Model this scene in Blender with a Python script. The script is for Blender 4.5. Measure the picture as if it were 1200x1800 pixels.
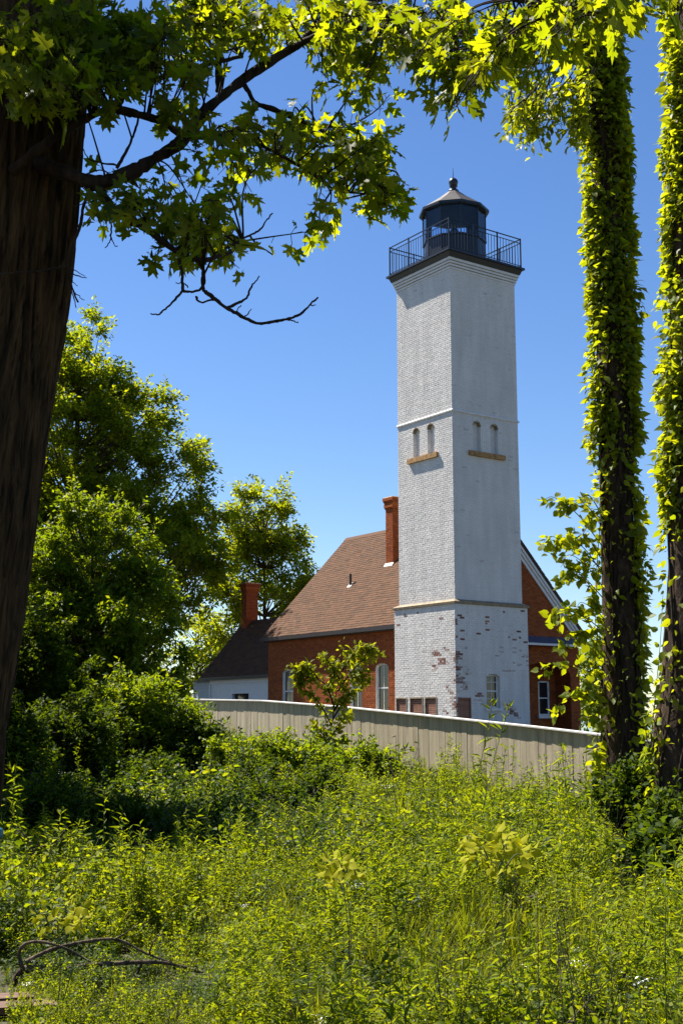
import bpy, math, random
import numpy as np
from mathutils import Vector, Matrix, Euler

for o in list(bpy.data.objects): bpy.data.objects.remove(o)
S = bpy.context.scene
C = S.collection
rng = np.random.default_rng(7)
random.seed(7)

# ------------------------------------------------------------------ camera, sky, sun, exposure
FPX, PITCH, EYE = 2158.4, math.radians(9.637), 1.6          # focal length in px of a 1200 px wide frame
cam = bpy.data.cameras.new('camera')
cam.sensor_fit = 'HORIZONTAL'; cam.sensor_width = 24.0
cam.lens = 24.0 * FPX / 1200.0
cam.clip_start = 0.1; cam.clip_end = 20000
camo = bpy.data.objects.new('camera', cam); C.objects.link(camo)
camo.location = (0, 0, EYE); camo.rotation_euler = (math.pi / 2 + PITCH, 0, 0)
S.camera = camo

PHI = math.radians(35.04); KX, KY = 3.97, 43.0               # lighthouse frame: near corner and turn
cP, sP = math.cos(PHI), math.sin(PHI)
sl = Vector((-0.165, 0.54, 0.83)).normalized()               # towards the sun, lighthouse frame
SUN = Vector((cP * sl.x - sP * sl.y, sP * sl.x + cP * sl.y, sl.z))
sun = bpy.data.lights.new('sun', 'SUN'); sun.energy = 5.0; sun.angle = math.radians(0.53)
sun.color = (1.0, 0.93, 0.82)
suno = bpy.data.objects.new('sun', sun); C.objects.link(suno)
suno.location = (-40, 30, 70)
suno.rotation_euler = SUN.to_track_quat('Z', 'Y').to_euler()
world = bpy.data.worlds.new('World'); S.world = world; world.use_nodes = True
wn = world.node_tree.nodes; wl = world.node_tree.links
bg = wn['Background']; sky = wn.new('ShaderNodeTexSky'); sky.sky_type = 'NISHITA'; sky.sun_disc = False
sky.sun_elevation = math.asin(SUN.z); sky.sun_rotation = math.atan2(SUN.x, SUN.y)
sky.altitude = 0; sky.air_density = 1.0; sky.dust_density = 0.15; sky.ozone_density = 3.0
hs = wn.new('ShaderNodeHueSaturation'); hs.inputs['Hue'].default_value = 0.508; hs.inputs['Saturation'].default_value = 1.2; hs.inputs['Value'].default_value = 1.08
wl.new(sky.outputs[0], hs.inputs['Color']); wl.new(hs.outputs[0], bg.inputs[0]); bg.inputs[1].default_value = 0.053
S.view_settings.view_transform = 'Standard'; S.view_settings.look = 'None'
S.view_settings.exposure = 1.45; S.view_settings.gamma = 1.0
S.render.engine = 'CYCLES'
S.cycles.max_bounces = 8; S.cycles.transparent_max_bounces = 12; S.cycles.diffuse_bounces = 3
S.cycles.transmission_bounces = 4; S.cycles.use_denoising = True

# ------------------------------------------------------------------ helpers
def ray(x, y):
    a = (x - 600) / FPX; b = (900 - y) / FPX
    return np.array([a, math.cos(PITCH) - b * math.sin(PITCH), math.sin(PITCH) + b * math.cos(PITCH)])
def at(x, y, dist):
    """world point at forward distance dist seen at photo position x, y"""
    d = ray(x, y); return np.array([0, 0, EYE]) + d * (dist / d[1])
def link(o, parent=None):
    C.objects.link(o)
    if parent is not None: o.parent = parent
    return o
def tag(o, label, cat, group=None):
    o['label'] = label; o['category'] = cat
    if group: o['group'] = group
    return o
def thing(name, label, cat, loc=(0, 0, 0), rz=0, group=None):
    o = bpy.data.objects.new(name, None); o.empty_display_size = 0.2
    o.location = tuple(float(q) for q in loc); o.rotation_euler = (0, 0, rz); link(o)
    return tag(o, label, cat, group)
def fast_mesh(name, V, F, mat=None, smooth=False):
    V = np.asarray(V, np.float32); F = np.asarray(F, np.int32); m, k = F.shape
    me = bpy.data.meshes.new(name)
    me.vertices.add(len(V)); me.vertices.foreach_set('co', V.ravel())
    me.loops.add(m * k); me.loops.foreach_set('vertex_index', F.ravel())
    me.polygons.add(m); me.polygons.foreach_set('loop_start', np.arange(m, dtype=np.int32) * k)
    if smooth: me.polygons.foreach_set('use_smooth', np.ones(m, bool))
    me.update(calc_edges=True)
    if mat: me.materials.append(mat)
    return me
def obj(name, me, parent=None):
    return link(bpy.data.objects.new(name, me), parent)
class MB:
    """collects shapes into one mesh; z values of the buildings are measured from eye level, so off lifts them"""
    def __init__(s, off=(0, 0, 0)): s.v = []; s.f = []; s.off = off; s.at = []
    def add(s, vs, fs, a=0.0):
        n = len(s.v); o = s.off
        s.v += [(p[0] + o[0], p[1] + o[1], p[2] + o[2]) for p in vs]
        s.f += [tuple(i + n for i in f) for f in fs]; s.at += [a] * len(fs)
    def box(s, a, b):
        (x0, y0, z0), (x1, y1, z1) = a, b
        s.add([(x0, y0, z0), (x1, y0, z0), (x1, y1, z0), (x0, y1, z0), (x0, y0, z1), (x1, y0, z1), (x1, y1, z1), (x0, y1, z1)],
              [(0, 3, 2, 1), (4, 5, 6, 7), (0, 1, 5, 4), (1, 2, 6, 5), (2, 3, 7, 6), (3, 0, 4, 7)])
    def frustum(s, a, b, z0, z1, e0, e1):
        """box a..b (xy) grown by e0 at z0 and e1 at z1"""
        (x0, y0), (x1, y1) = a, b
        r = lambda e, z: [(x0 - e, y0 - e, z), (x1 + e, y0 - e, z), (x1 + e, y1 + e, z), (x0 - e, y1 + e, z)]
        s.add(r(e0, z0) + r(e1, z1), [(0, 3, 2, 1), (4, 5, 6, 7), (0, 1, 5, 4), (1, 2, 6, 5), (2, 3, 7, 6), (3, 0, 4, 7)])
    def prism(s, poly, d):
        """polygon of 3D points swept along d"""
        n = len(poly); q = [tuple(p[i] + d[i] for i in range(3)) for p in poly]
        s.add(list(poly) + q, [tuple(range(n))[::-1], tuple(range(n, 2 * n))] + [(i, (i + 1) % n, n + (i + 1) % n, n + i) for i in range(n)])
    def tube(s, pts, rad, n=8, cap=True):
        P = [Vector(p) for p in pts]
        if not hasattr(rad, '__len__'): rad = [rad] * len(P)
        vs = []; fs = []; ref = None
        for i, p in enumerate(P):
            t = (P[min(i + 1, len(P) - 1)] - P[max(i - 1, 0)]).normalized()
            if ref is None: ref = t.orthogonal().normalized()
            ref = (ref - t * ref.dot(t)).normalized(); b2 = t.cross(ref)
            for k in range(n):
                a = 2 * math.pi * k / n; vs.append(tuple(p + (ref * math.cos(a) + b2 * math.sin(a)) * rad[i]))
        for i in range(len(P) - 1):
            for k in range(n):
                fs.append((i * n + k, i * n + (k + 1) % n, (i + 1) * n + (k + 1) % n, (i + 1) * n + k))
        if cap: fs += [tuple(range(n))[::-1], tuple(range((len(P) - 1) * n, len(P) * n))]
        s.add(vs, fs)
    def lathe(s, prof, n, c=(0, 0), a0=0.0):
        vs = []; fs = []
        for r, z in prof:
            for k in range(n):
                a = a0 + 2 * math.pi * k / n; vs.append((c[0] + r * math.cos(a), c[1] + r * math.sin(a), z))
        for i in range(len(prof) - 1):
            for k in range(n): fs.append((i * n + k, i * n + (k + 1) % n, (i + 1) * n + (k + 1) % n, (i + 1) * n + k))
        fs += [tuple(range(n))[::-1], tuple(range((len(prof) - 1) * n, len(prof) * n))]
        s.add(vs, fs)
    def mesh(s, name, mat, smooth=False, attr=None):
        me = bpy.data.meshes.new(name); me.from_pydata(s.v, [], s.f); me.materials.append(mat)
        if smooth: me.polygons.foreach_set('use_smooth', [True] * len(me.polygons))
        if attr:
            a = me.attributes.new(attr, 'FLOAT', 'FACE'); a.data.foreach_set('value', np.array(s.at, np.float32))
        me.update(); return me
    def build(s, name, mat, parent=None, smooth=False, attr=None):
        return obj(name, s.mesh(name, mat, smooth, attr), parent)

# ------------------------------------------------------------------ materials
def nodes(name):
    m = bpy.data.materials.new(name); m.use_nodes = True
    nt = m.node_tree; return m, nt.nodes, nt.links, nt.nodes['Principled BSDF']
def ramp(N, cols, pos=None):
    r = N.new('ShaderNodeValToRGB'); e = r.color_ramp.elements
    pos = pos or [i / (len(cols) - 1) for i in range(len(cols))]
    while len(e) < len(cols): e.new(0.5)
    for q, c, p in zip(e, cols, pos): q.position = p; q.color = (*c, 1)
    return r
def plain(name, col, rough=0.6, var=0.15, scale=6.0, bump=0.0, metal=0.0, stretch=None, spec=0.5):
    m, N, L, B = nodes(name)
    B.inputs['Roughness'].default_value = rough; B.inputs['Metallic'].default_value = metal
    B.inputs['Specular IOR Level'].default_value = spec
    tc = N.new('ShaderNodeTexCoord'); nz = N.new('ShaderNodeTexNoise'); nz.inputs['Scale'].default_value = scale; nz.inputs['Detail'].default_value = 6
    if stretch:
        mp = N.new('ShaderNodeMapping'); mp.inputs['Scale'].default_value = stretch
        L.new(tc.outputs['Object'], mp.inputs[0]); L.new(mp.outputs[0], nz.inputs['Vector'])
    else: L.new(tc.outputs['Object'], nz.inputs['Vector'])
    r = ramp(N, [tuple(max(0, q * (1 - var)) for q in col), col, tuple(min(1, q * (1 + var)) for q in col)], [0.3, 0.5, 0.7])
    L.new(nz.outputs['Fac'], r.inputs[0]); L.new(r.outputs[0], B.inputs['Base Color'])
    if bump:
        b = N.new('ShaderNodeBump'); b.inputs['Strength'].default_value = bump; b.inputs['Distance'].default_value = 0.02
        L.new(nz.outputs['Fac'], b.inputs['Height']); L.new(b.outputs[0], B.inputs['Normal'])
    return m
def per_island(name, cols, rough=0.7, noise=8.0, var=0.25, attr=None, attr_cols=None, bump=0.3, stretch=(1, 1, 1)):
    """each separate piece gets its own tone out of cols; attr mixes in attr_cols"""
    m, N, L, B = nodes(name); B.inputs['Roughness'].default_value = rough; B.inputs['Specular IOR Level'].default_value = 0.25
    g = N.new('ShaderNodeNewGeometry'); r = ramp(N, cols); L.new(g.outputs['Random Per Island'], r.inputs[0])
    tc = N.new('ShaderNodeTexCoord'); nz = N.new('ShaderNodeTexNoise'); nz.inputs['Scale'].default_value = noise; nz.inputs['Detail'].default_value = 8
    mps = N.new('ShaderNodeMapping'); mps.inputs['Scale'].default_value = stretch; L.new(tc.outputs['Object'], mps.inputs[0]); L.new(mps.outputs[0], nz.inputs['Vector'])
    mr = N.new('ShaderNodeMapRange'); mr.inputs['From Min'].default_value = 0.3; mr.inputs['From Max'].default_value = 0.7
    mr.inputs['To Min'].default_value = 1 - var; mr.inputs['To Max'].default_value = 1 + var * 0.4; L.new(nz.outputs['Fac'], mr.inputs[0])
    col = r.outputs[0]
    if attr:
        at_ = N.new('ShaderNodeAttribute'); at_.attribute_name = attr
        r2 = ramp(N, attr_cols); L.new(g.outputs['Random Per Island'], r2.inputs[0])
        # the paint clings in flecks: attribute plus noise, cut sharply
        n2 = N.new('ShaderNodeTexNoise'); n2.inputs['Scale'].default_value = 42.0; n2.inputs['Detail'].default_value = 4; L.new(tc.outputs['Object'], n2.inputs['Vector'])
        ad = N.new('ShaderNodeMath'); ad.operation = 'ADD'; L.new(at_.outputs['Fac'], ad.inputs[0]); L.new(n2.outputs['Fac'], ad.inputs[1])
        cut = N.new('ShaderNodeMapRange'); cut.inputs['From Min'].default_value = 0.98; cut.inputs['From Max'].default_value = 1.06; L.new(ad.outputs[0], cut.inputs[0])
        mx = N.new('ShaderNodeMix'); mx.data_type = 'RGBA'; L.new(cut.outputs[0], mx.inputs['Factor']); L.new(col, mx.inputs['A']); L.new(r2.outputs[0], mx.inputs['B']); col = mx.outputs['Result']
    mu = N.new('ShaderNodeMix'); mu.data_type = 'RGBA'; mu.blend_type = 'MULTIPLY'; mu.inputs['Factor'].default_value = 1
    L.new(col, mu.inputs['A']); cb = N.new('ShaderNodeCombineColor')
    for i in range(3): L.new(mr.outputs[0], cb.inputs[i])
    L.new(cb.outputs[0], mu.inputs['B']); L.new(mu.outputs['Result'], B.inputs['Base Color'])
    if bump:
        b = N.new('ShaderNodeBump'); b.inputs['Strength'].default_value = bump; b.inputs['Distance'].default_value = 0.01
        n3 = N.new('ShaderNodeTexNoise'); n3.inputs['Scale'].default_value = noise * 4; n3.inputs['Detail'].default_value = 4; L.new(tc.outputs['Object'], n3.inputs['Vector'])
        L.new(n3.outputs['Fac'], b.inputs['Height']); L.new(b.outputs[0], B.inputs['Normal'])
    return m
def leaf_mat(name, cols, trans_cols, mix=0.45, rough=0.45, spec=0.35, obj_rand=False, nscale=12.0):
    m, N, L, B = nodes(name); B.inputs['Roughness'].default_value = rough; B.inputs['Specular IOR Level'].default_value = spec
    g = N.new('ShaderNodeNewGeometry'); fac = g.outputs['Random Per Island']
    if obj_rand:
        oi = N.new('ShaderNodeObjectInfo'); ad = N.new('ShaderNodeMath'); ad.operation = 'ADD'; L.new(fac, ad.inputs[0]); L.new(oi.outputs['Random'], ad.inputs[1])
        fr = N.new('ShaderNodeMath'); fr.operation = 'FRACT'; L.new(ad.outputs[0], fr.inputs[0]); fac = fr.outputs[0]
    tcn = N.new('ShaderNodeTexCoord'); nzl = N.new('ShaderNodeTexNoise'); nzl.inputs['Scale'].default_value = nscale; nzl.inputs['Detail'].default_value = 3; L.new(tcn.outputs['Object'], nzl.inputs['Vector'])
    am = N.new('ShaderNodeMath'); am.operation = 'MULTIPLY_ADD'; L.new(nzl.outputs['Fac'], am.inputs[0]); am.inputs[1].default_value = .55; L.new(fac, am.inputs[2])
    sb_ = N.new('ShaderNodeMath'); sb_.operation = 'SUBTRACT'; sb_.use_clamp = True; L.new(am.outputs[0], sb_.inputs[0]); sb_.inputs[1].default_value = .275; fac = sb_.outputs[0]
    r1 = ramp(N, cols); r2 = ramp(N, trans_cols); L.new(fac, r1.inputs[0]); L.new(fac, r2.inputs[0])
    L.new(r1.outputs[0], B.inputs['Base Color'])
    t = N.new('ShaderNodeBsdfTranslucent'); L.new(r2.outputs[0], t.inputs[0])
    mx = N.new('ShaderNodeMixShader'); mx.inputs[0].default_value = mix
    L.new(B.outputs[0], mx.inputs[1]); L.new(t.outputs[0], mx.inputs[2]); L.new(mx.outputs[0], N['Material Output'].inputs['Surface'])
    return m
def bark(name, dark, light, scale=9.0, strength=1.0, stretch=(1, 1, 0.12), dist=0.06):
    m, N, L, B = nodes(name); B.inputs['Roughness'].default_value = 0.9; B.inputs['Specular IOR Level'].default_value = 0.15
    tc = N.new('ShaderNodeTexCoord'); mp = N.new('ShaderNodeMapping'); mp.inputs['Scale'].default_value = stretch
    L.new(tc.outputs['Object'], mp.inputs[0])
    nz = N.new('ShaderNodeTexNoise'); nz.inputs['Scale'].default_value = scale; nz.inputs['Detail'].default_value = 9; nz.inputs['Roughness'].default_value = 0.65
    nz.inputs['Distortion'].default_value = 0.6
    L.new(mp.outputs[0], nz.inputs['Vector'])
    r = ramp(N, [dark, light], [0.35, 0.68]); L.new(nz.outputs['Fac'], r.inputs[0]); L.new(r.outputs[0], B.inputs['Base Color'])
    b = N.new('ShaderNodeBump'); b.inputs['Strength'].default_value = strength; b.inputs['Distance'].default_value = dist
    L.new(nz.outputs['Fac'], b.inputs['Height']); L.new(b.outputs[0], B.inputs['Normal'])
    return m

M = {}
BR = [(0.20, 0.045, 0.010), (0.28, 0.065, 0.012), (0.33, 0.080, 0.014), (0.25, 0.055, 0.012), (0.36, 0.100, 0.022)]
OLD = [(0.10, 0.035, 0.025), (0.22, 0.09, 0.06), (0.16, 0.06, 0.04), (0.30, 0.16, 0.11)]
WH = [(0.635, 0.613, 0.583), (0.661, 0.639, 0.609), (0.648, 0.622, 0.592), (0.674, 0.652, 0.626)]
M['paint_brick'] = per_island('white_painted_brick', WH, rough=0.6, noise=3.0, var=0.15, stretch=(1, 1, .22), attr='peel', attr_cols=OLD, bump=0.5)
M['paint_joint'] = per_island('white_painted_mortar', [(0.592, 0.570, 0.539), (0.600, 0.579, 0.548)], rough=0.75, noise=2.0, var=0.12, attr='peel', attr_cols=[(.30, .24, .20), (.24, .18, .14)], bump=0)
M['paint_trim'] = plain('white_masonry_paint', (0.645, 0.625, 0.60), 0.6, 0.08, 4, bump=0.1)
M['brick'] = per_island('red_brick', BR, rough=0.8, noise=2.0, var=0.2)
M['mortar'] = plain('red_mortar', (0.17, 0.060, 0.022), 0.95, 0.2, 12)
M['belt'] = plain('weathered_tan_stone', (0.24, 0.18, 0.11), 0.8, 0.35, 5, bump=0.3)
M['sill'] = plain('ochre_stone_sill', (0.34, 0.19, 0.065), 0.8, 0.45, 7, bump=0.3)
M['iron'] = plain('black_iron_paint', (0.012, 0.013, 0.017), 0.35, 0.2, 8)
M['lantern_roof'] = plain('grey_lantern_metal', (0.030, 0.026, 0.026), 0.6, 0.3, 3, spec=.3)
M['white_wood'] = plain('white_painted_wood', (0.64, 0.63, 0.61), 0.5, 0.08, 4, stretch=(1, 6, 1))
M['grey_wall'] = plain('blue_grey_painted_boards', (0.42, 0.47, 0.50), 0.6, 0.1, 4)
M['shingle'] = per_island('brown_asphalt_shingle', [(0.058, 0.027, 0.012), (0.086, 0.040, 0.018), (0.106, 0.049, 0.023), (0.074, 0.037, 0.020), (0.096, 0.041, 0.017)], rough=0.9, noise=6, var=0.2)
M['shingle_base'] = plain('brown_roof_deck', (0.05, 0.03, 0.022), 0.9, 0.2, 8)
M['dark_trim'] = plain('dark_brown_gutter', (0.03, 0.022, 0.02), 0.5, 0.2, 8)
M['pent'] = plain('slate_blue_metal_roof', (0.055, 0.065, 0.10), 0.5, 0.2, 5)
M['lead'] = plain('lead_flashing', (0.55, 0.54, 0.52), 0.5, 0.15, 8)
M['dark_room'] = plain('dark_interior', (0.012, 0.012, 0.013), 0.9, 0.1, 3)
M['louvre'] = per_island('faded_red_louvre', [(0.30, 0.14, 0.095), (0.36, 0.19, 0.13), (0.26, 0.12, 0.08)], noise=5, var=0.3)
M['fence'] = per_island('beige_painted_board', [(0.409, 0.348, 0.239), (0.479, 0.405, 0.287), (0.444, 0.378, 0.270), (0.522, 0.448, 0.322), (0.348, 0.296, 0.204)], rough=0.75, noise=7, var=0.32, stretch=(1, 1, .12))
M['fence_cap'] = plain('white_painted_cap', (0.66, 0.64, 0.60), 0.55, 0.1, 5)
def window_glass():
    m, N, L, B = nodes('dark_window_glass'); B.inputs['Base Color'].default_value = (0.02, 0.022, 0.025, 1); B.inputs['Roughness'].default_value = 0.06
    B.inputs['Specular IOR Level'].default_value = 0.6; return m
def lantern_glass():
    m, N, L, B = nodes('blue_tinted_lantern_glass')
    t = N.new('ShaderNodeBsdfTransparent'); t.inputs[0].default_value = (0.72, 0.84, 0.95, 1)
    g = N.new('ShaderNodeBsdfGlossy'); g.inputs['Roughness'].default_value = 0.03; g.inputs['Color'].default_value = (0.8, 0.9, 1, 1)
    f = N.new('ShaderNodeFresnel'); f.inputs[0].default_value = 1.45; mx = N.new('ShaderNodeMixShader')
    L.new(f.outputs[0], mx.inputs[0]); L.new(t.outputs[0], mx.inputs[1]); L.new(g.outputs[0], mx.inputs[2]); L.new(mx.outputs[0], N['Material Output'].inputs['Surface'])
    return m
M['glass'] = window_glass(); M['lantern_glass'] = lantern_glass()
M['bark_oak'] = bark('furrowed_oak_bark', (0.007, 0.0045, 0.002), (0.115, 0.066, 0.028), 24.0, 1.0, (1, 1, .085), .035)
M['bark_twig'] = bark('dark_twig_bark', (0.012, 0.008, 0.006), (0.050, 0.034, 0.024), 14, 0.5)
M['bark_dark'] = bark('dark_rough_bark', (0.010, 0.007, 0.005), (0.085, 0.055, 0.036), 10, 1.0, (1, 1, 0.35))
M['bark_far'] = bark('grey_brown_bark', (0.03, 0.022, 0.016), (0.10, 0.075, 0.055), 5, 0.6)
M['dead_wood'] = bark('bleached_dead_wood', (0.05, 0.036, 0.026), (0.22, 0.165, 0.115), 22, 1.0)
G = lambda *c: [tuple(x) for x in c]
M['leaf_oak'] = leaf_mat('oak_leaf', G((.025, .048, .005), (.042, .072, .006), (.06, .09, .007)), G((.22, .30, .003), (.36, .42, .004), (.52, .53, .006)), 0.58, 0.5, 0.2, nscale=20.0)
M['leaf_big'] = leaf_mat('maple_crown_leaf', G((.050, .090, .006), (.085, .130, .008), (.13, .165, .010)), G((.22, .31, .004), (.36, .42, .005), (.54, .54, .008)), 0.52, 0.6, 0.15)
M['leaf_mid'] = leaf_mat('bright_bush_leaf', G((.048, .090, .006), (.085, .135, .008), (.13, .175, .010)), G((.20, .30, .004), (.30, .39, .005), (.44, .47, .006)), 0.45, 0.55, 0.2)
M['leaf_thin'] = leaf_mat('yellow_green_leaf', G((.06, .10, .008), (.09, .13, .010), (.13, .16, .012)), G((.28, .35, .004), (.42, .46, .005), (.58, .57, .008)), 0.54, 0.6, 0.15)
M['leaf_dark'] = leaf_mat('shade_dark_shrub_leaf', G((.018, .042, .004), (.034, .064, .005), (.062, .092, .005)), G((.08, .13, .003), (.12, .18, .004), (.22, .27, .006)), 0.42, 0.6, 0.10)  # leaf colour darkened to stand in for shade in the thickets
M['leaf_vine'] = leaf_mat('glossy_vine_leaf', G((.06, .10, .006), (.11, .15, .008), (.17, .195, .012)), G((.30, .36, .004), (.44, .48, .005), (.58, .57, .008)), 0.54, 0.5, 0.25)
M['leaf_sapling'] = leaf_mat('sapling_leaf', G((.09, .12, .006), (.13, .155, .008), (.17, .18, .010)), G((.32, .36, .004), (.44, .46, .006), (.56, .54, .010)), 0.5, 0.6, 0.15)
M['leaf_yellow'] = leaf_mat('yellow_seedling_leaf', G((.24, .27, .010), (.32, .33, .012), (.40, .37, .016)), G((.40, .42, .006), (.50, .48, .008), (.60, .54, .010)), 0.5, 0.65, 0.08)
M['weed_a'] = leaf_mat('weed_narrow_leaf', G((.045, .082, .005), (.10, .145, .007), (.18, .205, .012)), G((.18, .26, .003), (.32, .38, .004), (.46, .48, .006)), 0.45, 0.6, 0.15, True)
M['weed_b'] = leaf_mat('weed_broad_leaf', G((.052, .090, .005), (.115, .155, .007), (.20, .22, .014)), G((.20, .29, .003), (.35, .41, .004), (.50, .51, .008)), 0.48, 0.6, 0.15, True)
M['weed_c'] = leaf_mat('grass_blade', G((.05, .08, .006), (.09, .12, .007), (.18, .17, .02)), G((.18, .23, .004), (.28, .32, .005), (.40, .40, .01)), 0.42, 0.6, 0.15, True)
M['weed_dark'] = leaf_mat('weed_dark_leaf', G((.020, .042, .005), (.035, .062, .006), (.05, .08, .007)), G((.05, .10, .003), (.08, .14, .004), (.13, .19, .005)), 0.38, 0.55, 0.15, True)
M['petal'] = plain('white_petal', (0.75, 0.75, 0.70), 0.6, 0.05)
M['weed_stem'] = plain('weed_stem', (0.06, 0.085, 0.02), 0.7, 0.3, 10)

# ------------------------------------------------------------------ ground and lake
FX, FY = 5.2, 25.0                                           # fence origin; it runs along (-sP, cP)
CAP_T = [-30, -12, -1.2, 0, 2.06, 4.5, 9, 13, 17, 21, 40]
CAP_Z = [-1.3, -0.9, -0.36, -0.28, -0.11, 0.06, 0.36, 0.57, 0.66, 0.78, 0.9]
def cap_z(t): return np.interp(t, CAP_T, CAP_Z) + EYE
def sm(x): x = np.clip(x, 0, 1); return x * x * (3 - 2 * x)
def terrain(x, y):
    x = np.asarray(x, float); y = np.asarray(y, float)
    t = (x - FX) * -sP + (y - FY) * cP; p = (x - FX) * cP + (y - FY) * sP      # along the fence, and behind it (+)
    zf = cap_z(t) - 1.45
    front = zf * (1 - sm(-p / 14.0)) + 0.0
    u = (x - KX) * cP + (y - KY) * sP; v = -(x - KX) * sP + (y - KY) * cP       # house frame
    plateau = sm((u + 12) / 9.0) * (1 - sm((u - 11.5) / 5.0)) * (1 - sm((v - 30) / 25.0)) * sm((v + 12) / 9)
    behind = zf * (1 - sm(p / 10)) + sm(p / 10) * (1.1 * plateau + (1 - plateau) * (0.6 * (1 - sm((y - 50) / 60)) - 1.6 * sm((y - 60) / 60)))
    z = np.where(p < 0, front, behind)
    z = z + 0.05 * np.sin(x * 1.3 + y * 0.7) * np.sin(y * 0.9 - x * 0.4) * np.clip(y / 10, 0, 1) * (y < 60)
    return z
def gz(x, y): return float(terrain(x, y))
xs = np.concatenate([np.linspace(-6000, -120, 10), np.linspace(-100, -32, 14), np.linspace(-30, 30, 81), np.linspace(32, 100, 14), np.linspace(120, 6000, 10)])
ys = np.concatenate([np.linspace(-6000, -60, 8), np.linspace(-50, -4, 12), np.linspace(-2, 80, 110), np.linspace(84, 200, 16), np.linspace(240, 9000, 10)])
gx, gy = np.meshgrid(xs, ys); gzv = terrain(gx, gy)
V = np.stack([gx, gy, gzv], -1).reshape(-1, 3); nx_, ny_ = len(xs), len(ys)
ii = (np.arange(ny_ - 1)[:, None] * nx_ + np.arange(nx_ - 1)[None]).ravel()
M['soil'] = plain('dark_leaf_litter', (0.045, 0.040, 0.018), 0.95, 0.5, 3.0, bump=0.6)
g = obj('ground', fast_mesh('ground', V, np.stack([ii, ii + 1, ii + nx_ + 1, ii + nx_], 1), M['soil'], True)); g['kind'] = 'structure'
mw, N, L, B = nodes('lake_water'); B.inputs['Base Color'].default_value = (0.03, 0.09, 0.14, 1); B.inputs['Roughness'].default_value = 0.12
nz = N.new('ShaderNodeTexNoise'); nz.inputs['Scale'].default_value = 0.6; b_ = N.new('ShaderNodeBump'); b_.inputs['Strength'].default_value = 0.5
tc = N.new('ShaderNodeTexCoord'); L.new(tc.outputs['Object'], nz.inputs['Vector']); L.new(nz.outputs['Fac'], b_.inputs['Height']); L.new(b_.outputs[0], B.inputs['Normal'])
w = obj('lake', fast_mesh('lake', [(-9000, 110, -0.85), (9000, 110, -0.85), (9000, 12000, -0.85), (-9000, 12000, -0.85)], [(0, 1, 2, 3)], mw)); w['kind'] = 'structure'

# ------------------------------------------------------------------ masonry
def cut(iv, holes):
    out = [iv]
    for h0, h1 in holes:
        nxt = []
        for a, b in out:
            if h1 <= a or h0 >= b: nxt.append((a, b)); continue
            if h0 > a: nxt.append((a, h0))
            if h1 < b: nxt.append((h1, b))
        out = nxt
    return [q for q in out if q[1] - q[0] > 0.02]
def arch_hole(a, b, z0, zs, zt):
    """opening a..b from z0, springing at zs, crown at zt -> function z -> interval or None"""
    c_, r_ = (a + b) / 2, (b - a) / 2
    def f(z):
        if z < z0 or z > zt: return None
        if z <= zs: return (a, b)
        k = math.sqrt(max(0, 1 - ((z - zs) / max(1e-6, zt - zs)) ** 2)); return (c_ - r_ * k, c_ + r_ * k)
    return f
def brick_face(skin, back, O, U, Nn, w, z0, z1, holes=(), clip=None, peel=None, seed=0, fine=False, bl=0.215, ch=0.075, jit=0.0022, proud=0.006):
    """bricks (skin) in front of a mortar sheet (back); O start point (x,y), U along, Nn outward"""
    R = random.Random(seed); R2 = random.Random(seed + 500); rows = int(round((z1 - z0) / ch)); ch = (z1 - z0) / rows; mort = 0.012
    P = lambda u, z, d: (O[0] + U[0] * u + Nn[0] * d, O[1] + U[1] * u + Nn[1] * d, z)
    flip = (U[0] * Nn[1] - U[1] * Nn[0]) > 0
    for r in range(rows):
        za = z0 + r * ch; zm = za + ch / 2
        lo, hi = clip(zm) if clip else (0, w)
        if hi - lo < 0.03: continue
        for k in range(3):                                   # mortar in three strips a course so that arches stay round
            zc = za + ch * (k + .5) / 3; l2, h2 = clip(zc) if clip else (0, w)
            segs = cut((l2, h2), [h for h in (f(zc) for f in holes) if h])
            if fine: segs = [(a_ + (b_ - a_) * i_ / n_, a_ + (b_ - a_) * (i_ + 1) / n_) for a_, b_ in segs for n_ in [max(1, int((b_ - a_) / .12))] for i_ in range(n_)]
            for a, b in segs:
                q = [P(a, za + ch * k / 3, 0), P(b, za + ch * k / 3, 0), P(b, za + ch * (k + 1) / 3, 0), P(a, za + ch * (k + 1) / 3, 0)]
                back.add(q, [(3, 2, 1, 0)] if flip else [(0, 1, 2, 3)], peel((a + b) / 2, zc, R2) * 1.05 if fine else 0.0)
        u = -bl * (0.5 if r % 2 else 0.0) + R.uniform(-.01, .01)
        hh = [h for h in (f(zm) for f in holes) if h]
        while u < hi:
            ln = bl if (r % 6) else bl / 2
            for a, b in cut((max(lo, u + mort / 2), min(hi, u + ln - mort / 2)), hh):
                za_, zb_ = za + mort / 2 + R.uniform(-.003, .003), za + ch - mort / 2 + R.uniform(-.003, .003)
                d = proud + R.uniform(-jit, jit); t1, t2 = R.uniform(-jit, jit) * .6, R.uniform(-jit, jit) * .6
                q = [P(a, za_, 0), P(b, za_, 0), P(b, zb_, 0), P(a, zb_, 0), P(a + .003, za_ + .003, d + t1), P(b - .003, za_ + .003, d + t2), P(b - .003, zb_ - .003, d + t2 - t1), P(a + .003, zb_ - .003, d)]
                fs = [(4, 5, 6, 7), (0, 1, 5, 4), (1, 2, 6, 5), (2, 3, 7, 6), (3, 0, 4, 7)]
                if flip: fs = [f[::-1] for f in fs]
                skin.add(q, fs, peel((a + b) / 2, zm, R) if peel else 0.0)
            u += ln
ZO = (0, 0, 0.5)                                             # heights below are measured from eye level; base stands 0.5 lower
BASE = (KX, KY, EYE - 0.5)

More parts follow.
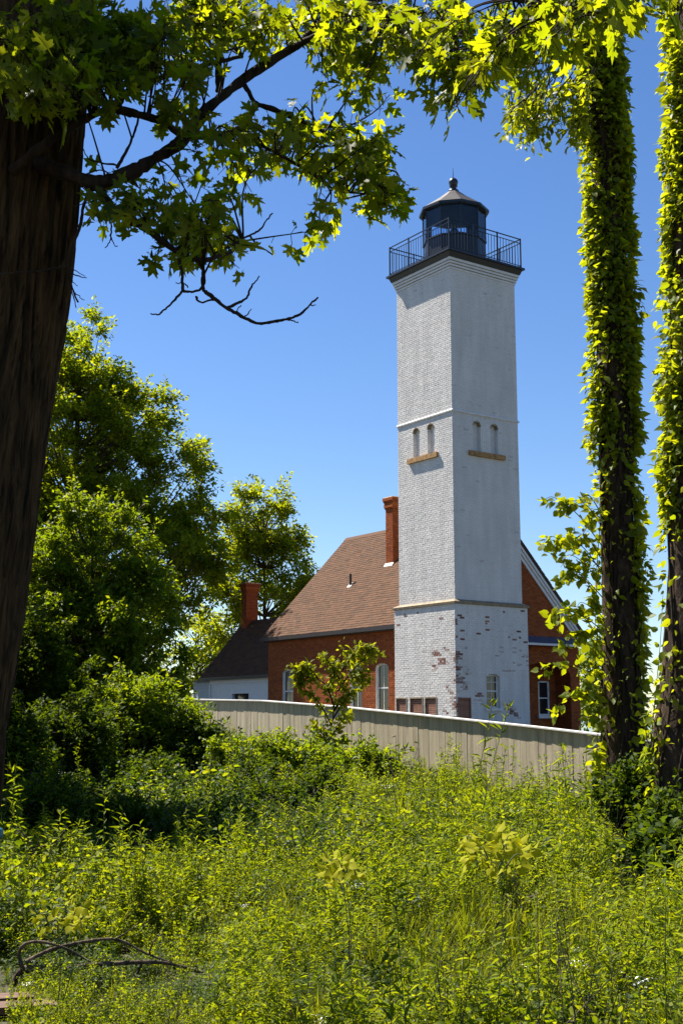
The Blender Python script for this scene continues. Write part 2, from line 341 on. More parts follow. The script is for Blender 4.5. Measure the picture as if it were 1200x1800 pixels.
# ------------------------------------------------------------------ lighthouse tower
tower = thing('lighthouse_tower', 'tall square white painted brick lighthouse with peeling lower stage and black lantern', 'lighthouse', BASE, PHI)
W = 3.47; I = 0.13; SW = W - 2 * I
def ragged(u, z): return .14 * (math.sin(u * 9.1 + 3 * math.sin(z * 4.3)) + math.sin(z * 13.7 + 2 * math.sin(u * 6.1 + 1)))
def peel_left(v, z, R):                                      # v measured from the near corner
    p = 0.0
    if 1.0 < z < 3.4: p = max(p, (.52 + ragged(v, z)) * math.exp(-((v - 0.9) / 1.0) ** 2 - ((z - 2.15) / 0.75) ** 2) * (0.6 + .6 * R.random()))
    if z < 1.4: p = max(p, (.62 + ragged(v, z)) * math.exp(-(v / 0.75) ** 2) * (0.5 + .6 * R.random()))
    if 0.9 < z < 2.6: p = max(p, (.60 + ragged(v, z)) * math.exp(-(v / 0.3) ** 2) * (0.5 + .6 * R.random()))
    if 3.2 < z < 4.1 and R.random() < 0.02: p = 0.62
    return p + (0.2 if R.random() < 0.03 else 0)
def peel_right(u, z, R):
    p = 0.0
    if z > 2.55 and R.random() < (0.06 if 2.75 < z < 3.85 else 0.02): p = R.uniform(.55, .8)
    if 0.95 < z < 2.6: p = max(p, (.66 + ragged(u, z)) * math.exp(-(u / (0.75 if z < 1.9 else .6)) ** 2) * (0.45 + .7 * R.random()))
    if 1.7 < z < 2.6 and u > 1.7 and R.random() < 0.10: p = 0.5
    if z < 1.05:
        p = max(p, (.66 + ragged(u, z)) * math.exp(-((u - 1.10) / 0.32) ** 2 - ((z - .75) / .32) ** 2) * (.55 + .6 * R.random()))
        p = max(p, (.72 + ragged(u, z)) * math.exp(-((u - 2.50 - (.45 - z) * .7) / 0.45) ** 2 - ((z - .40) / .38) ** 2) * (.55 + .6 * R.random()))
    if z < 0.6: p = max(p, (.66 + ragged(u, z)) * math.exp(-(u / 0.9) ** 2) * (0.5 + .6 * R.random()))
    return p + (0.25 if R.random() < 0.02 else 0)
peel_few = lambda u, z, R: 0.45 if R.random() < 0.012 else 0.0
win_hole = arch_hole(1.40, 2.02, 0.42, 1.52, 1.62)
lou_l = [(2.76, 3.40), (1.82, 2.58), (1.05, 1.72)]; lou_r = [(0.06, 0.66)]
LZ = 0.82
sk, bk = MB(ZO), MB(ZO)
brick_face(sk, bk, (0, 0), (0, 1), (-1, 0), W, -0.7, 4.05, [arch_hole(a, b, -0.6, LZ, LZ + .01) for a, b in lou_l], None, peel_left, 1, True)
brick_face(sk, bk, (0, 0), (1, 0), (0, -1), W, -0.7, 4.05, [win_hole] + [arch_hole(a, b, -0.6, LZ - .04, LZ - .03) for a, b in lou_r], None, peel_right, 2, True)
for q in (((W, 0, -.7), (W, W, -.7), (W, W, 4.05), (W, 0, 4.05)), ((W, W, -.7), (0, W, -.7), (0, W, 4.05), (W, W, 4.05))): bk.add(q, [(0, 1, 2, 3)])
low = bk.build('lower_stage', M['paint_joint'], tower, attr='peel')
o = sk.build('bricks', M['paint_brick'], low, attr='peel'); o['kind'] = 'stuff'; o['label'] = 'white painted bricks with paint peeled off to red'
for side in ('l', 'r'):
    for a, b in (lou_l if side == 'l' else lou_r):
        f = MB(ZO); s_ = MB(ZO); zt = LZ if side == 'l' else LZ - .04
        def bx(m, a0, b0, z0, z1, d0, d1):                   # d measured outwards
            if side == 'l': m.box((-d1, a0, z0), (-d0, b0, z1))
            else: m.box((a0, -d1, z0), (b0, -d0, z1))
        bx(f, a, b, -.6, zt, -.12, -.10); bx(f, a, a + .04, -.6, zt, -.10, .022); bx(f, b - .04, b, -.6, zt, -.10, .022); bx(f, a + .04, b - .04, zt - .05, zt, -.10, .022)
        p = f.build('louvre_panel', M['louvre'] if side == 'r' else M['belt'], low)
        k = -.58
        while k < zt - .1:
            bx(s_, a + .042, b - .042, k, k + .052, -.09, -.02); k += .066
        s_.build('slats', M['louvre'], p)
# belt
m = MB(ZO); m.frustum((0, 0), (W, W), 4.05, 4.13, 0.05, 0.06); m.frustum((0, 0), (W, W), 4.131, 4.22, 0.06, -0.10); m.build('belt_course', M['belt'], tower)
# shaft
nl = [(2.05, 2.40), (1.18, 1.55)]; nr = [(1.12, 1.46), (1.97, 2.31)]
nh = lambda l: [arch_hole(a - I, b - I, 9.68, 10.64, 10.82) for a, b in l]
sk, bk = MB(ZO), MB(ZO)
brick_face(sk, bk, (I, I), (0, 1), (-1, 0), SW, 4.20, 16.47, nh(nl), None, peel_few, 3)
brick_face(sk, bk, (I, I), (1, 0), (0, -1), SW, 4.20, 16.47, nh(nr), None, peel_few, 4)
h = W - I
for q in (((h, I, 4.2), (h, h, 4.2), (h, h, 16.47), (h, I, 16.47)), ((h, h, 4.2), (I, h, 4.2), (I, h, 16.47), (h, h, 16.47))): bk.add(q, [(0, 1, 2, 3)])
shaft = bk.build('shaft', M['paint_joint'], tower, attr='peel')
o = sk.build('bricks', M['paint_brick'], shaft, attr='peel'); o['kind'] = 'stuff'; o['label'] = 'white painted bricks of the upper shaft'
m = MB(ZO); m.frustum((I, I), (h, h), 11.05, 11.10, 0.045, 0.05); m.frustum((I, I), (h, h), 11.101, 11.15, 0.05, 0.0); m.build('string_course', M['paint_trim'], tower)
for side, lst in (('l', nl), ('r', nr)):
    for a, b in lst:
        c_, r_ = (a + b) / 2, (b - a) / 2
        out = [(a, 9.68), (b, 9.68)] + [(c_ + r_ * math.cos(t), 10.64 + 0.18 * math.sin(t)) for t in np.linspace(0, math.pi, 11)]
        P = (lambda u, z, d: (I + d, u, z)) if side == 'l' else (lambda u, z, d: (u, I + d, z))
        n = len(out); m = MB(ZO)
        m.add([P(u, z, -.012) for u, z in out] + [P(u, z, .16) for u, z in out], [(i, (i + 1) % n, n + (i + 1) % n, n + i) for i in range(n)] + [tuple(range(n, 2 * n))])
        nb = m.build('blind_arch', M['paint_trim'], tower)
        m = MB(ZO)                                           # thin ochre ring round the head
        ring = lambda k: [(c_ + (r_ + k) * math.cos(t), 10.64 + (0.18 + k) * math.sin(t)) for t in np.linspace(0, math.pi, 11)]
        i_, o_ = ring(0.0), ring(.022)
        vs = [P(u, z, .15) for u, z in ring(-.002)] + [P(u, z, -.02) for u, z in i_] + [P(u, z, -.02) for u, z in o_] + [P(u, z, .0) for u, z in o_]
        m.add(vs, [(r * 11 + k, r * 11 + k + 1, (r + 1) * 11 + k + 1, (r + 1) * 11 + k) for r in range(3) for k in range(10)])
        m.build('arch_head', M['belt'], nb)
m = MB(ZO); m.box((I - .10, 0.95, 9.50), (I + .05, 2.68, 9.68)); m.build('stone_sill', M['sill'], tower)
m = MB(ZO); m.box((0.86, I - .10, 9.50), (2.60, I + .05, 9.68)); m.build('stone_sill', M['sill'], tower)
# cornice in steps, deck
for k in range(4):
    m = MB(ZO); m.frustum((I, I), (h, h), 16.47 + .10 * k, 16.47 + .10 * (k + 1) - (.022 if k < 3 else 0), .025 + .036 * k, .025 + .036 * k); m.build('cornice_band', M['paint_trim'], tower)
m = MB(ZO); m.frustum((0, 0), (W, W), 16.875, 17.06, .03, .10); m.frustum((0, 0), (W, W), 17.061, 17.14, .17, .17); deck = m.build('gallery_deck', M['iron'], tower)
# railing: posts, balusters, rails
RZ = 18.32; e0, e1 = -0.06, W + 0.06
def side_pt(k, t):
    return [(e0 + (e1 - e0) * t, e0), (e1, e0 + (e1 - e0) * t), (e1 - (e1 - e0) * t, e1), (e0, e1 - (e1 - e0) * t)][k]
pm = MB(ZO); pm.box((-.021, -.021, 17.14), (.021, .021, RZ + .03)); pm = pm.mesh('post', M['iron'])
bm_ = MB(ZO); bm_.box((-.008, -.008, 17.24), (.008, .008, RZ - .16)); bm_ = bm_.mesh('baluster', M['iron'])
for k in range(4):
    for t in (0, 1 / 3, 2 / 3):
        o = obj('post', pm, tower); x, y = side_pt(k, t); o.location = (x, y, 0)
    for i in range(1, 24):
        if i % 8 == 0: continue
        o = obj('baluster', bm_, tower); x, y = side_pt(k, i / 24); o.location = (x, y, 0)
    for z, r in ((RZ, .017), (RZ - .16, .012), (17.24, .012)):
        a, b = side_pt(k, 0), side_pt(k, 1)
        m = MB(ZO); lo = (min(a[0], b[0]) - r, min(a[1], b[1]) - r, z - r); hi = (max(a[0], b[0]) + r, max(a[1], b[1]) + r, z + r)
        m.box(lo, hi); m.build('rail', M['iron'], tower)
# lantern: ten sides
LC = (W / 2, W / 2); NS = 10; LR = 1.22
toc = math.atan2(0 - (KY + sP * LC[0] + cP * LC[1]), 0 - (KX + cP * LC[0] - sP * LC[1])) - PHI      # local angle towards the camera
A0 = toc + math.radians(12)
m = MB(ZO); m.lathe([(LR - .01, 17.13), (LR - .01, 18.24), (LR + .04, 18.25), (LR + .04, 18.31), (LR - .05, 18.32)], NS, LC, A0); drum = m.build('lantern_parapet', M['iron'], tower)
lan = [(LC[0] + LR * math.cos(A0 + 2 * math.pi * k / NS), LC[1] + LR * math.sin(A0 + 2 * math.pi * k / NS)) for k in range(NS)]
ZG0, ZG1 = 18.31, 19.54
for k in range(NS):
    (x0, y0), (x1, y1) = lan[k], lan[(k + 1) % NS]
    m = MB(ZO); m.tube([(x0, y0, ZG0), (x0, y0, ZG1)], .026, 6); m.build('mullion', M['iron'], tower)
    dx, dy = x1 - x0, y1 - y0; ln = math.hypot(dx, dy); nx, ny = dy / ln * .008, -dx / ln * .008; f0, f1 = .03, .97
    m = MB(ZO); a = (x0 + dx * f0, y0 + dy * f0); b = (x0 + dx * f1, y0 + dy * f1)
    m.add([(a[0], a[1], ZG0), (b[0], b[1], ZG0), (b[0], b[1], ZG1), (a[0], a[1], ZG1)], [(0, 1, 2, 3)])
    m.build('pane', M['lantern_glass'], tower)
m = MB(ZO); m.lathe([(LR + .02, ZG1 - .06), (LR + .13, ZG1 - .04), (LR + .14, ZG1 + .05), (LR + .02, ZG1 + .13), (.62, 20.12), (.26, 20.42), (.16, 20.47)], NS, LC, A0)
lr = m.build('lantern_roof', M['lantern_roof'], tower)
m = MB(ZO); m.lathe([(LR + .135, ZG1 - .055), (LR + .155, ZG1 - .05), (LR + .155, ZG1 + .05), (LR + .13, ZG1 + .056)], NS, LC, A0); m.build('roof_rim', M['iron'], lr)
m = MB(ZO); m.lathe([(.20, 20.42), (.20, 20.52), (.12, 20.56), (.11, 20.64), (.16, 20.68)] + [(.185 * math.sin(t), 20.86 - .185 * math.cos(t)) for t in np.linspace(1.0, 3.0, 9)] + [(.012, 21.05)], 16, LC); m.build('ventilator_ball', M['iron'], lr, True)
m = MB(ZO); m.tube([(*LC, 21.03), (*LC, 21.46)], [.018, .006], 6); m.build('lightning_rod', M['iron'], lr)
m = MB(ZO); m.lathe([(.10, 17.15), (.10, 18.2), (.3, 18.25), (.3, 18.3), (.16, 18.31), (.2, 18.45), (.2, 18.8), (.10, 18.95)], 14, LC); m.build('lens_pedestal', M['iron'], tower)
# lower window on the shaded face
def window(parent, holes_arg, P, depth, mat_frame, arched=True, mullion=True, bars=3, name='window'):
    """sash window in an arched opening; P(u,z,d) d outwards"""
    a, b, z0, zs, zt = holes_arg; c_, r_ = (a + b) / 2, (b - a) / 2
    def outline(k, n=9): return [(a + k, z0 + k), (b - k, z0 + k)] + [(c_ + (r_ - k) * math.cos(t), zs + (zt - zs - k) * math.sin(t)) for t in np.linspace(0, math.pi, n)]
    o1, o2 = outline(0), outline(.065); n = len(o1); m = MB(ZO)
    vs = [P(u, z, .015) for u, z in o1] + [P(u, z, -depth + .03) for u, z in o1] + [P(u, z, -depth + .03) for u, z in o2] + [P(u, z, -depth - .03) for u, z in o2]
    fs = [(r * n + i, r * n + (i + 1) % n, (r + 1) * n + (i + 1) % n, (r + 1) * n + i) for r in range(3) for i in range(n)]
    m.add(vs, fs)
    wdw = m.build(name, mat_frame, parent)
    def bar(u0, u1, za, zb, d0, d1):
        q = MB(ZO); p0, p1 = P(u0, za, d0), P(u1, zb, d1)
        q.box(tuple(min(i, j) for i, j in zip(p0, p1)), tuple(max(i, j) for i, j in zip(p0, p1))); q.build('glazing_bar', mat_frame, wdw)
    zm = (z0 + zt) / 2 - .02
    bar(a + .055, b - .055, zm, zm + .05, -depth - .02, -depth + .028)
    if mullion: bar(c_ - .012, c_ + .012, z0 + .055, zm, -depth - .015, -depth + .015); bar(c_ - .012, c_ + .012, zm + .05, zt - .056, -depth - .015, -depth + .015)
    if bars > 3:
        for q in (zm - (zm - z0) * .45, zm + .05 + (zt - zm) * .45): bar(a + .055, b - .055, q, q + .022, -depth - .016, -depth + .016)
    for za, zb in ((z0, zm), (zm + .05, zt)):
        q = MB(ZO); sel = [(a + .05, za), (b - .05, za), (b - .05, min(zb, zs)), (a + .05, min(zb, zs))]
        if zb > zs: sel = [(a + .05, za), (b - .05, za)] + [(c_ + (r_ - .05) * math.cos(t), zs + (zt - zs - .05) * math.sin(t)) for t in np.linspace(0, math.pi, 9)]
        q.add([P(u, z, -depth) for u, z in sel], [tuple(range(len(sel)))]); q.build('pane', M['glass'], wdw)
    return wdw
PR = lambda u, z, d: (u, -d, z)
wd = window(low, (1.40, 2.02, 0.42, 1.52, 1.62), PR, .13, M['white_wood'], bars=4)
m = MB(ZO); m.box((1.32, -.07, .33), (2.12, .12, .42)); m.build('window_sill', M['paint_trim'], wd)

# ------------------------------------------------------------------ brick house
house = thing('brick_house', 'red brick keeper house with steep brown shingle roof behind the lighthouse', 'house', BASE, PHI)
UE, ZE, UR, ZR, VF, VN = 0.8, 3.635, 5.46, 8.53, 14.3, 3.6
UE2 = 2 * UR - UE; kk = (ZR - ZE) / (UR - UE); nrm = math.hypot(1, kk)
wins = [(5.25, 6.06), (6.98, 7.79), (12.02, 12.86)]
sk, bk = MB(ZO), MB(ZO)
brick_face(sk, bk, (1.05, 3.75), (0, 1), (-1, 0), 10.35, -.7, 3.86, [arch_hole(a - 3.75, b - 3.75, .28, 2.02, 2.2) for a, b in wins], None, None, 11)
wall = bk.build('wall', M['mortar'], house); o = sk.build('bricks', M['brick'], wall); o['kind'] = 'stuff'
PL = lambda u, z, d: (1.05 - d, u, z)
for a, b in wins:
    wd = window(house, (a, b, .28, 2.02, 2.2), PL, .10, M['white_wood'])
    m = MB(ZO); m.box((.97, a - .06, .18), (1.15, b + .06, .278)); m.build('window_sill', M['white_wood'], wd)
# gable wall towards the lighthouse, arched porch recess
sk, bk = MB(ZO), MB(ZO); U0, U1 = 1.05, 9.93; ARCH = (6.55, 9.39, -.7, 1.78, 2.32)
gclip = lambda z: (max(0, UE + (z - ZE + .15) / kk - U0), min(U1 - U0, UE2 - (z - ZE + .15) / kk - U0))
brick_face(sk, bk, (U0, 3.75), (1, 0), (0, -1), U1 - U0, -.7, ZR - .2, [arch_hole(ARCH[0] - U0, ARCH[1] - U0, *ARCH[2:])], gclip, None, 12)
brick_face(sk, bk, (5.6, 4.62), (1, 0), (0, -1), 3.79, -.7, 2.6, [arch_hole(8.36 - 5.6, 9.0 - 5.6, .2, 1.62, 1.63)], None, None, 13)
brick_face(sk, bk, (9.39, 3.75), (0, 1), (-1, 0), .87, -.7, 2.6, [], None, None, 14)
gab = bk.build('gable_wall', M['mortar'], house); o = sk.build('bricks', M['brick'], gab); o['kind'] = 'stuff'
m = MB(ZO)                                                   # porch vault, far gable, right wall
t_ = np.linspace(0, math.pi, 13); c_, r_ = (ARCH[0] + ARCH[1]) / 2, (ARCH[1] - ARCH[0]) / 2
pts = [(c_ + r_ * math.cos(t), 1.78 + .54 * math.sin(t)) for t in t_]
m.add([(u, 3.74, z) for u, z in pts] + [(u, 4.62, z) for u, z in pts], [(k, k + 1, 13 + k + 1, 13 + k) for k in range(12)])
m.add([(U0, 14.1, -.7), (U1, 14.1, -.7), (U1, 14.1, ZE), (UR, 14.1, ZR - .2), (U0, 14.1, ZE)], [(0, 4, 3, 2, 1)])
m.add([(U1, 3.75, -.7), (U1, 14.1, -.7), (U1, 14.1, 3.8), (U1, 3.75, 3.8)], [(0, 1, 2, 3)])
m.build('back_wall', M['brick'], house)
PG = lambda u, z, d: (u, 4.62 - d, z)
wd = window(house, (8.36, 9.0, .2, 1.58, 1.62), PG, .05, M['white_wood'], mullion=False)
m = MB(ZO); m.box((8.28, 4.5, .08), (9.08, 4.62, .198)); m.build('window_sill', M['white_wood'], wd)
m = MB(ZO); m.prism([(3.5, 3.74, 3.40), (3.5, 3.36, 3.10), (3.5, 3.36, 3.02), (3.5, 3.74, 3.02)], (6.3, 0, 0)); pent = m.build('pent_roof', M['pent'], house)
m = MB(ZO); m.box((3.5, 3.30, 3.0), (9.86, 3.358, 3.085)); m.build('fascia', M['white_wood'], pent)
# roof slabs and shingles
def slope_slab(name, ua, za, ub, zb, v0, v1, th, parent, mat):
    L_ = math.hypot(ub - ua, zb - za); n = (-(zb - za) / L_, (ub - ua) / L_)
    if n[1] < 0: n = (-n[0], -n[1])
    m = MB(ZO); m.prism([(ua, v0, za), (ub, v0, zb), (ub - n[0] * th, v0, zb - n[1] * th), (ua - n[0] * th, v0, za - n[1] * th)], (0, v1 - v0, 0))
    return m.build(name, mat, parent)
def shingles(ua, za, ub, zb, v0, v1, parent, seed, ex=.145, wd=.31):
    R = random.Random(seed); L_ = math.hypot(ub - ua, zb - za); d = ((ub - ua) / L_, (zb - za) / L_); n = (-d[1], d[0])
    if n[1] < 0: n = (-n[0], -n[1])
    m = MB(ZO); rows = int(L_ / ex)
    for r in range(rows + 1):
        s0 = r * ex; v = v0 - R.uniform(0, wd)
        while v < v1:
            a, b = max(v0, v), min(v1, v + wd - .006); v += wd
            if b - a < .02: continue
            w0 = s0 - R.uniform(0, .018); s1 = min(L_, s0 + ex + .02); th = .011 + R.uniform(0, .007)
            P = lambda s, q, h: (ua + d[0] * s + n[0] * h, q, za + d[1] * s + n[1] * h)
            m.add([P(w0, a, .002), P(w0, b, .002), P(w0, b, th + .004), P(w0, a, th + .004), P(s1, a, .004), P(s1, b, .004)],
                  [(0, 1, 2, 3), (3, 2, 5, 4), (0, 3, 4), (1, 5, 2)])
    o = m.build('shingles', M['shingle'], parent); o['kind'] = 'stuff'; return o
roof = slope_slab('roof', UE, ZE, UR, ZR, VN, VF, .13, house, M['shingle_base']); shingles(UE, ZE, UR, ZR, VN - .02, VF + .02, roof, 5)
r2 = slope_slab('roof', UE2, ZE, UR + .001, ZR, VN, VF, .13, house, M['shingle_base']); shingles(UE2, ZE, UR + .001, ZR, VN - .02, VF + .02, r2, 6)
m = MB(ZO); m.prism([(UR - .16, VN - .03, ZR - .14), (UR, VN - .03, ZR + .035), (UR + .16, VN - .03, ZR - .14)], (0, VF - VN + .06, 0)); m.build('ridge_cap', M['shingle'], roof)
m = MB(ZO); m.box((UE - .07, VN, ZE - .17), (UE + .02, VF, ZE - .01)); m.build('gutter', M['dark_trim'], roof)
m = MB(ZO); m.box((UE + .03, VN + .1, ZE - .2), (1.03, VF - .1, ZE - .15)); m.build('soffit', M['dark_trim'], roof)
for side, r in ((1, roof), (-1, r2)):                         # stepped white rake boards
    for k, (o_, dd, vv) in enumerate(((.135, .10, .03), (.245, .11, .07), (.365, .13, .11))):
        ua, ub = (UE, UR) if side > 0 else (UE2, UR)
        nx, nz_ = -kk / nrm * side, 1 / nrm
        q = lambda u, z, w: (u - nx * w, VN + vv - .02, z - nz_ * w)
        m = MB(ZO); m.prism([q(ua, ZE, o_), q(ub, ZR, o_), q(ub, ZR, o_ + dd - .004), q(ua, ZE, o_ + dd - .004)], (0, .12, 0)); m.build('rake_board', M['white_wood'], r)
# chimney by the ridge
def chimney(parent, u0, u1, v0, v1, zb, zt, seed, corb):
    sk, bk = MB(ZO), MB(ZO)
    for O, U, Nn, w in (((u0, v0), (0, 1), (-1, 0), v1 - v0), ((u0, v0), (1, 0), (0, -1), u1 - u0), ((u1, v0), (0, 1), (1, 0), v1 - v0), ((u0, v1), (1, 0), (0, 1), u1 - u0)):
        brick_face(sk, bk, O, U, Nn, w, zb, zt - corb, [], None, None, seed, bl=.21)
    ch = bk.build('chimney', M['mortar'], parent); o = sk.build('bricks', M['brick'], ch); o['kind'] = 'stuff'
    m = MB(ZO); n = 5
    prof = [.035, .06, .06, .045, .075, .10, .10]
    for k, e in enumerate(prof):
        z0 = zt - corb + corb * k / len(prof); m.frustum((u0, v0), (u1, v1), z0 + .002, z0 + corb / len(prof) - .004, e, e)
    m.build('chimney_cap', M['brick'], ch)
    m = MB(ZO); m.frustum((u0, v0), (u1, v1), zt, zt + .03, .08, .04); m.build('crown_slab', M['belt'], ch); return ch
ch = chimney(roof, 3.56, 4.06, 8.18, 8.68, 6.2, 9.45, 21, .5)
zc = ZE + kk * (3.50 - UE); m = MB(ZO); m.prism([(3.46, 8.14, ZE + kk * (3.46 - UE) + .03), (3.56, 8.14, ZE + kk * (3.56 - UE) + .05), (3.56, 8.14, ZE + kk * (3.56 - UE) + .09), (3.46, 8.14, ZE + kk * (3.46 - UE) + .05)], (0, .58, 0)); m.build('flashing', M['lead'], ch)
m = MB(ZO); m.tube([(2.84, 10.28, 5.5), (2.84, 10.28, 6.28)], .055, 10); pv = m.build('vent_pipe', M['dark_trim'], roof)
m = MB(ZO); m.prism([(2.72, 10.16, ZE + kk * (2.72 - UE) + .025), (2.92, 10.16, ZE + kk * (2.92 - UE) + .025), (2.92, 10.16, ZE + kk * (2.92 - UE) + .04), (2.72, 10.16, ZE + kk * (2.72 - UE) + .04)], (0, .24, 0)); m.build('flashing', M['lead'], pv)

# ------------------------------------------------------------------ white annex
ann = thing('white_annex', 'low white boarded annex with dark shaded roof and brick chimney', 'house', BASE, PHI)
AE, AZ, AR, ARZ, AV0, AV1 = 1.25, 2.06, 3.72, 4.93, 14.12, 20.8
m = MB(ZO); m.box((1.45, 14.12, -.7), (1.6, 16.44, 1.98)); m.box((1.45, 17.96, -.7), (1.6, 20.1, 1.98)); m.box((1.45, 16.441, 1.23), (1.6, 17.959, 1.98)); m.box((1.45, 16.441, -.7), (1.6, 17.959, .3))
m.add([(1.6, 20.1, -.7), (5.9, 20.1, -.7), (5.9, 20.1, 2.0), (3.72, 20.1, 4.7), (1.6, 20.1, 2.1)], [(0, 4, 3, 2, 1)])
m.add([(5.9, 14.12, -.7), (5.9, 20.1, -.7), (5.9, 20.1, 2.0), (5.9, 14.12, 2.0)], [(0, 1, 2, 3)]); aw = m.build('wall', M['white_wood'], ann)
m = MB(ZO); m.box((1.62, 16.4, .25), (1.7, 18.0, 1.3)); m.build('dark_window', M['glass'], ann)
for z in (1.72, 1.86): 
    m = MB(ZO); m.box((1.405, 14.14, z), (1.448, 20.12, z + .05)); m.build('frieze_board', M['white_wood'], ann)
m = MB(ZO); m.box((1.40, 20.0, -.7), (1.447, 20.14, 1.70)); m.build('corner_board', M['white_wood'], ann)
m = MB(ZO); m.box((1.72, 20.15, -.7), (5.2, 22.3, 1.86)); lt = m.build('lean_to', M['grey_wall'], ann)
m = MB(ZO); m.box((1.60, 20.16, 1.862), (5.25, 22.4, 1.95)); m.build('lean_to_roof', M['dark_trim'], lt)
ar = slope_slab('roof', AE, AZ, AR, ARZ, AV0, AV1, .12, ann, M['shingle_base']); shingles(AE, AZ, AR, ARZ, AV0, AV1 + .02, ar, 7)
a2 = slope_slab('roof', 2 * AR - AE, AZ, AR + .001, ARZ, AV0, AV1, .12, ann, M['shingle_base'])
m = MB(ZO); m.box((AE - .05, AV0 + .2, AZ - .16), (AE + .02, AV1, AZ - .01)); m.build('gutter', M['dark_trim'], ar)
chimney(ar, 3.36, 4.04, 20.0, 20.45, 4.3, 6.8, 22, .42)

# ------------------------------------------------------------------ fence
fence = thing('board_fence', 'long beige vertical board fence with white cap running below the lighthouse', 'fence', (FX, FY, gz(FX, FY)), math.atan2(cP, -sP))
FZ0 = gz(FX, FY)                                            # local x runs along the fence (away), local +y is towards the camera side
R = random.Random(3); t = -9.0; bi = 0
while t < 24:
    wd_ = R.uniform(.185, .205); t1 = t + wd_; zt = cap_z(t + wd_ / 2) - .035 - FZ0; zb = zt - 1.52 - R.uniform(0, .08)
    za, zb1 = cap_z(t) - .035 - FZ0, cap_z(t1) - .035 - FZ0
    gap = R.choice([.003, .006, .010, .020, .005, .014]); y0 = R.uniform(-.004, .004); tw = R.uniform(-.004, .004)
    m = MB(); a, b = t + gap / 2, t1 - gap / 2; sk_ = R.uniform(-.004, .004)
    m.add([(a + sk_, y0, zb), (b + sk_, y0, zb), (b, y0, zb1), (a, y0, za), (a + sk_, y0 + .022, zb), (b + sk_, y0 + .022 + tw, zb), (b, y0 + .022 + tw, zb1), (a, y0 + .022, za)],
          [(0, 1, 2, 3), (7, 6, 5, 4), (0, 4, 5, 1), (1, 5, 6, 2), (2, 6, 7, 3), (3, 7, 4, 0)])
    m.build('board', M['fence'], fence); t = t1
ts = [-9, -5, -1.2, 2.06, 5.6, 9, 13, 17, 21, 24]
for a, b in zip(ts[:-1], ts[1:]):
    za, zb = cap_z(a) - FZ0, cap_z(b) - FZ0
    m = MB(); m.prism([(a + .004, -.09, za - .032), (a + .004, .085, za - .032), (a + .004, .085, za - .002), (a + .004, -.09, za + .004)], (b - a - .008, 0, zb - za)); m.build('cap_board', M['fence_cap'], fence)
    for q in (.25, 1.2):
        m = MB(); m.prism([(a, -.06, za - q - .1), (a, -.012, za - q - .1), (a, -.012, za - q), (a, -.06, za - q)], (b - a, 0, zb - za)); m.build('rail', M['fence'], fence)
    m = MB(); m.box((a - .05, -.17, za - 1.7), (a + .05, -.065, za - .05)); m.build('post', M['fence'], fence)

# ------------------------------------------------------------------ leaves and branches
def rotmats(nrm, up):
    """columns: x, y (tip direction), z (normal)"""
    z = nrm / np.linalg.norm(nrm, axis=1, keepdims=True)
    y = up - z * np.sum(up * z, 1, keepdims=True); ln = np.linalg.norm(y, axis=1, keepdims=True)
    y = np.where(ln < 1e-4, np.array([[1.0, 0, 0]]), y / np.maximum(ln, 1e-4)); x = np.cross(y, z)
    return np.stack([x, y, z], -1)
def scatter(T, F, pos, Rm, sc):
    """template T (n,3), faces F (m,k) -> all copies in one vertex/face array"""
    n = len(T); P = np.einsum('kij,nj->kni', Rm, T) * np.asarray(sc).reshape(-1, 1, 1) + pos[:, None, :]
    Fa = F[None] + (np.arange(len(pos)) * n)[:, None, None]
    return P.reshape(-1, 3), Fa.reshape(-1, F.shape[1])
# templates: base at the origin, tip at +y, length 1
DIA_V = np.array([(0, 0, 0), (.24, .45, .05), (0, 1, -.12), (-.24, .45, .05)]); DIA_F = np.array([(0, 1, 2), (0, 2, 3)])
NAR_V = np.array([(0, 0, 0), (.125, .38, .03), (0, 1, -.22), (-.125, .38, .03)]); NAR_F = DIA_F
OV_V = np.array([(0, 0, 0), (.22, .22, .06), (.26, .52, .05), (0, 1, -.16), (-.26, .52, .05), (-.22, .22, .06), (0, .5, 0)])
OV_F = np.array([(0, 1, 6), (1, 2, 6), (2, 3, 6), (3, 4, 6), (4, 5, 6), (5, 0, 6)])
CORD_V = np.array([(0, .12, 0), (.18, -.04, .05), (.42, .15, .07), (.40, .45, .04), (.2, .72, 0), (0, 1, -.15), (-.2, .72, 0), (-.40, .45, .04), (-.42, .15, .07), (-.18, -.04, .05), (0, .45, -.02)])
CORD_F = np.array([(i, (i + 1) % 10, 10) for i in range(10)])
_h = [(.02, .0), (.03, .12), (.17, .10), (.30, .03), (.28, .14), (.42, .17), (.40, .25), (.53, .36), (.40, .40), (.30, .38), (.17, .36), (.16, .44), (.22, .56), (.36, .62), (.30, .67), (.32, .78), (.20, .74), (.10, .70), (.09, .80), (.05, .88)]
def lobed(bend, fold, wob):
    hv = [(0, -.22)] + _h + [(0, 1.0)]; K = len(hv)
    z = lambda x, y: fold * abs(x) - bend * y * y + wob * math.sin(7 * x + 5 * y) * abs(x)
    Rv = [(x, y, z(x, y)) for x, y in hv]; Lv = [(-x, y, z(x, y)) for x, y in hv[1:-1]]
    mid = [(0, y, z(0, y)) for y in (.82, .6, .4, .22, .06)]
    Vv = Rv + Lv + mid; nR = K; nL = K - 2
    right = list(range(0, K)) + [K + nL + i for i in range(5)]
    left = [0] + [K + i for i in range(nL)] + [K - 1] + [K + nL + i for i in range(5)]
    left = left[::-1]
    return np.array(Vv), np.array([right, left])
LOB = [lobed(.30, .25, .25), lobed(.55, -.15, .3), lobed(.15, .45, .35), lobed(.8, .15, .4)]
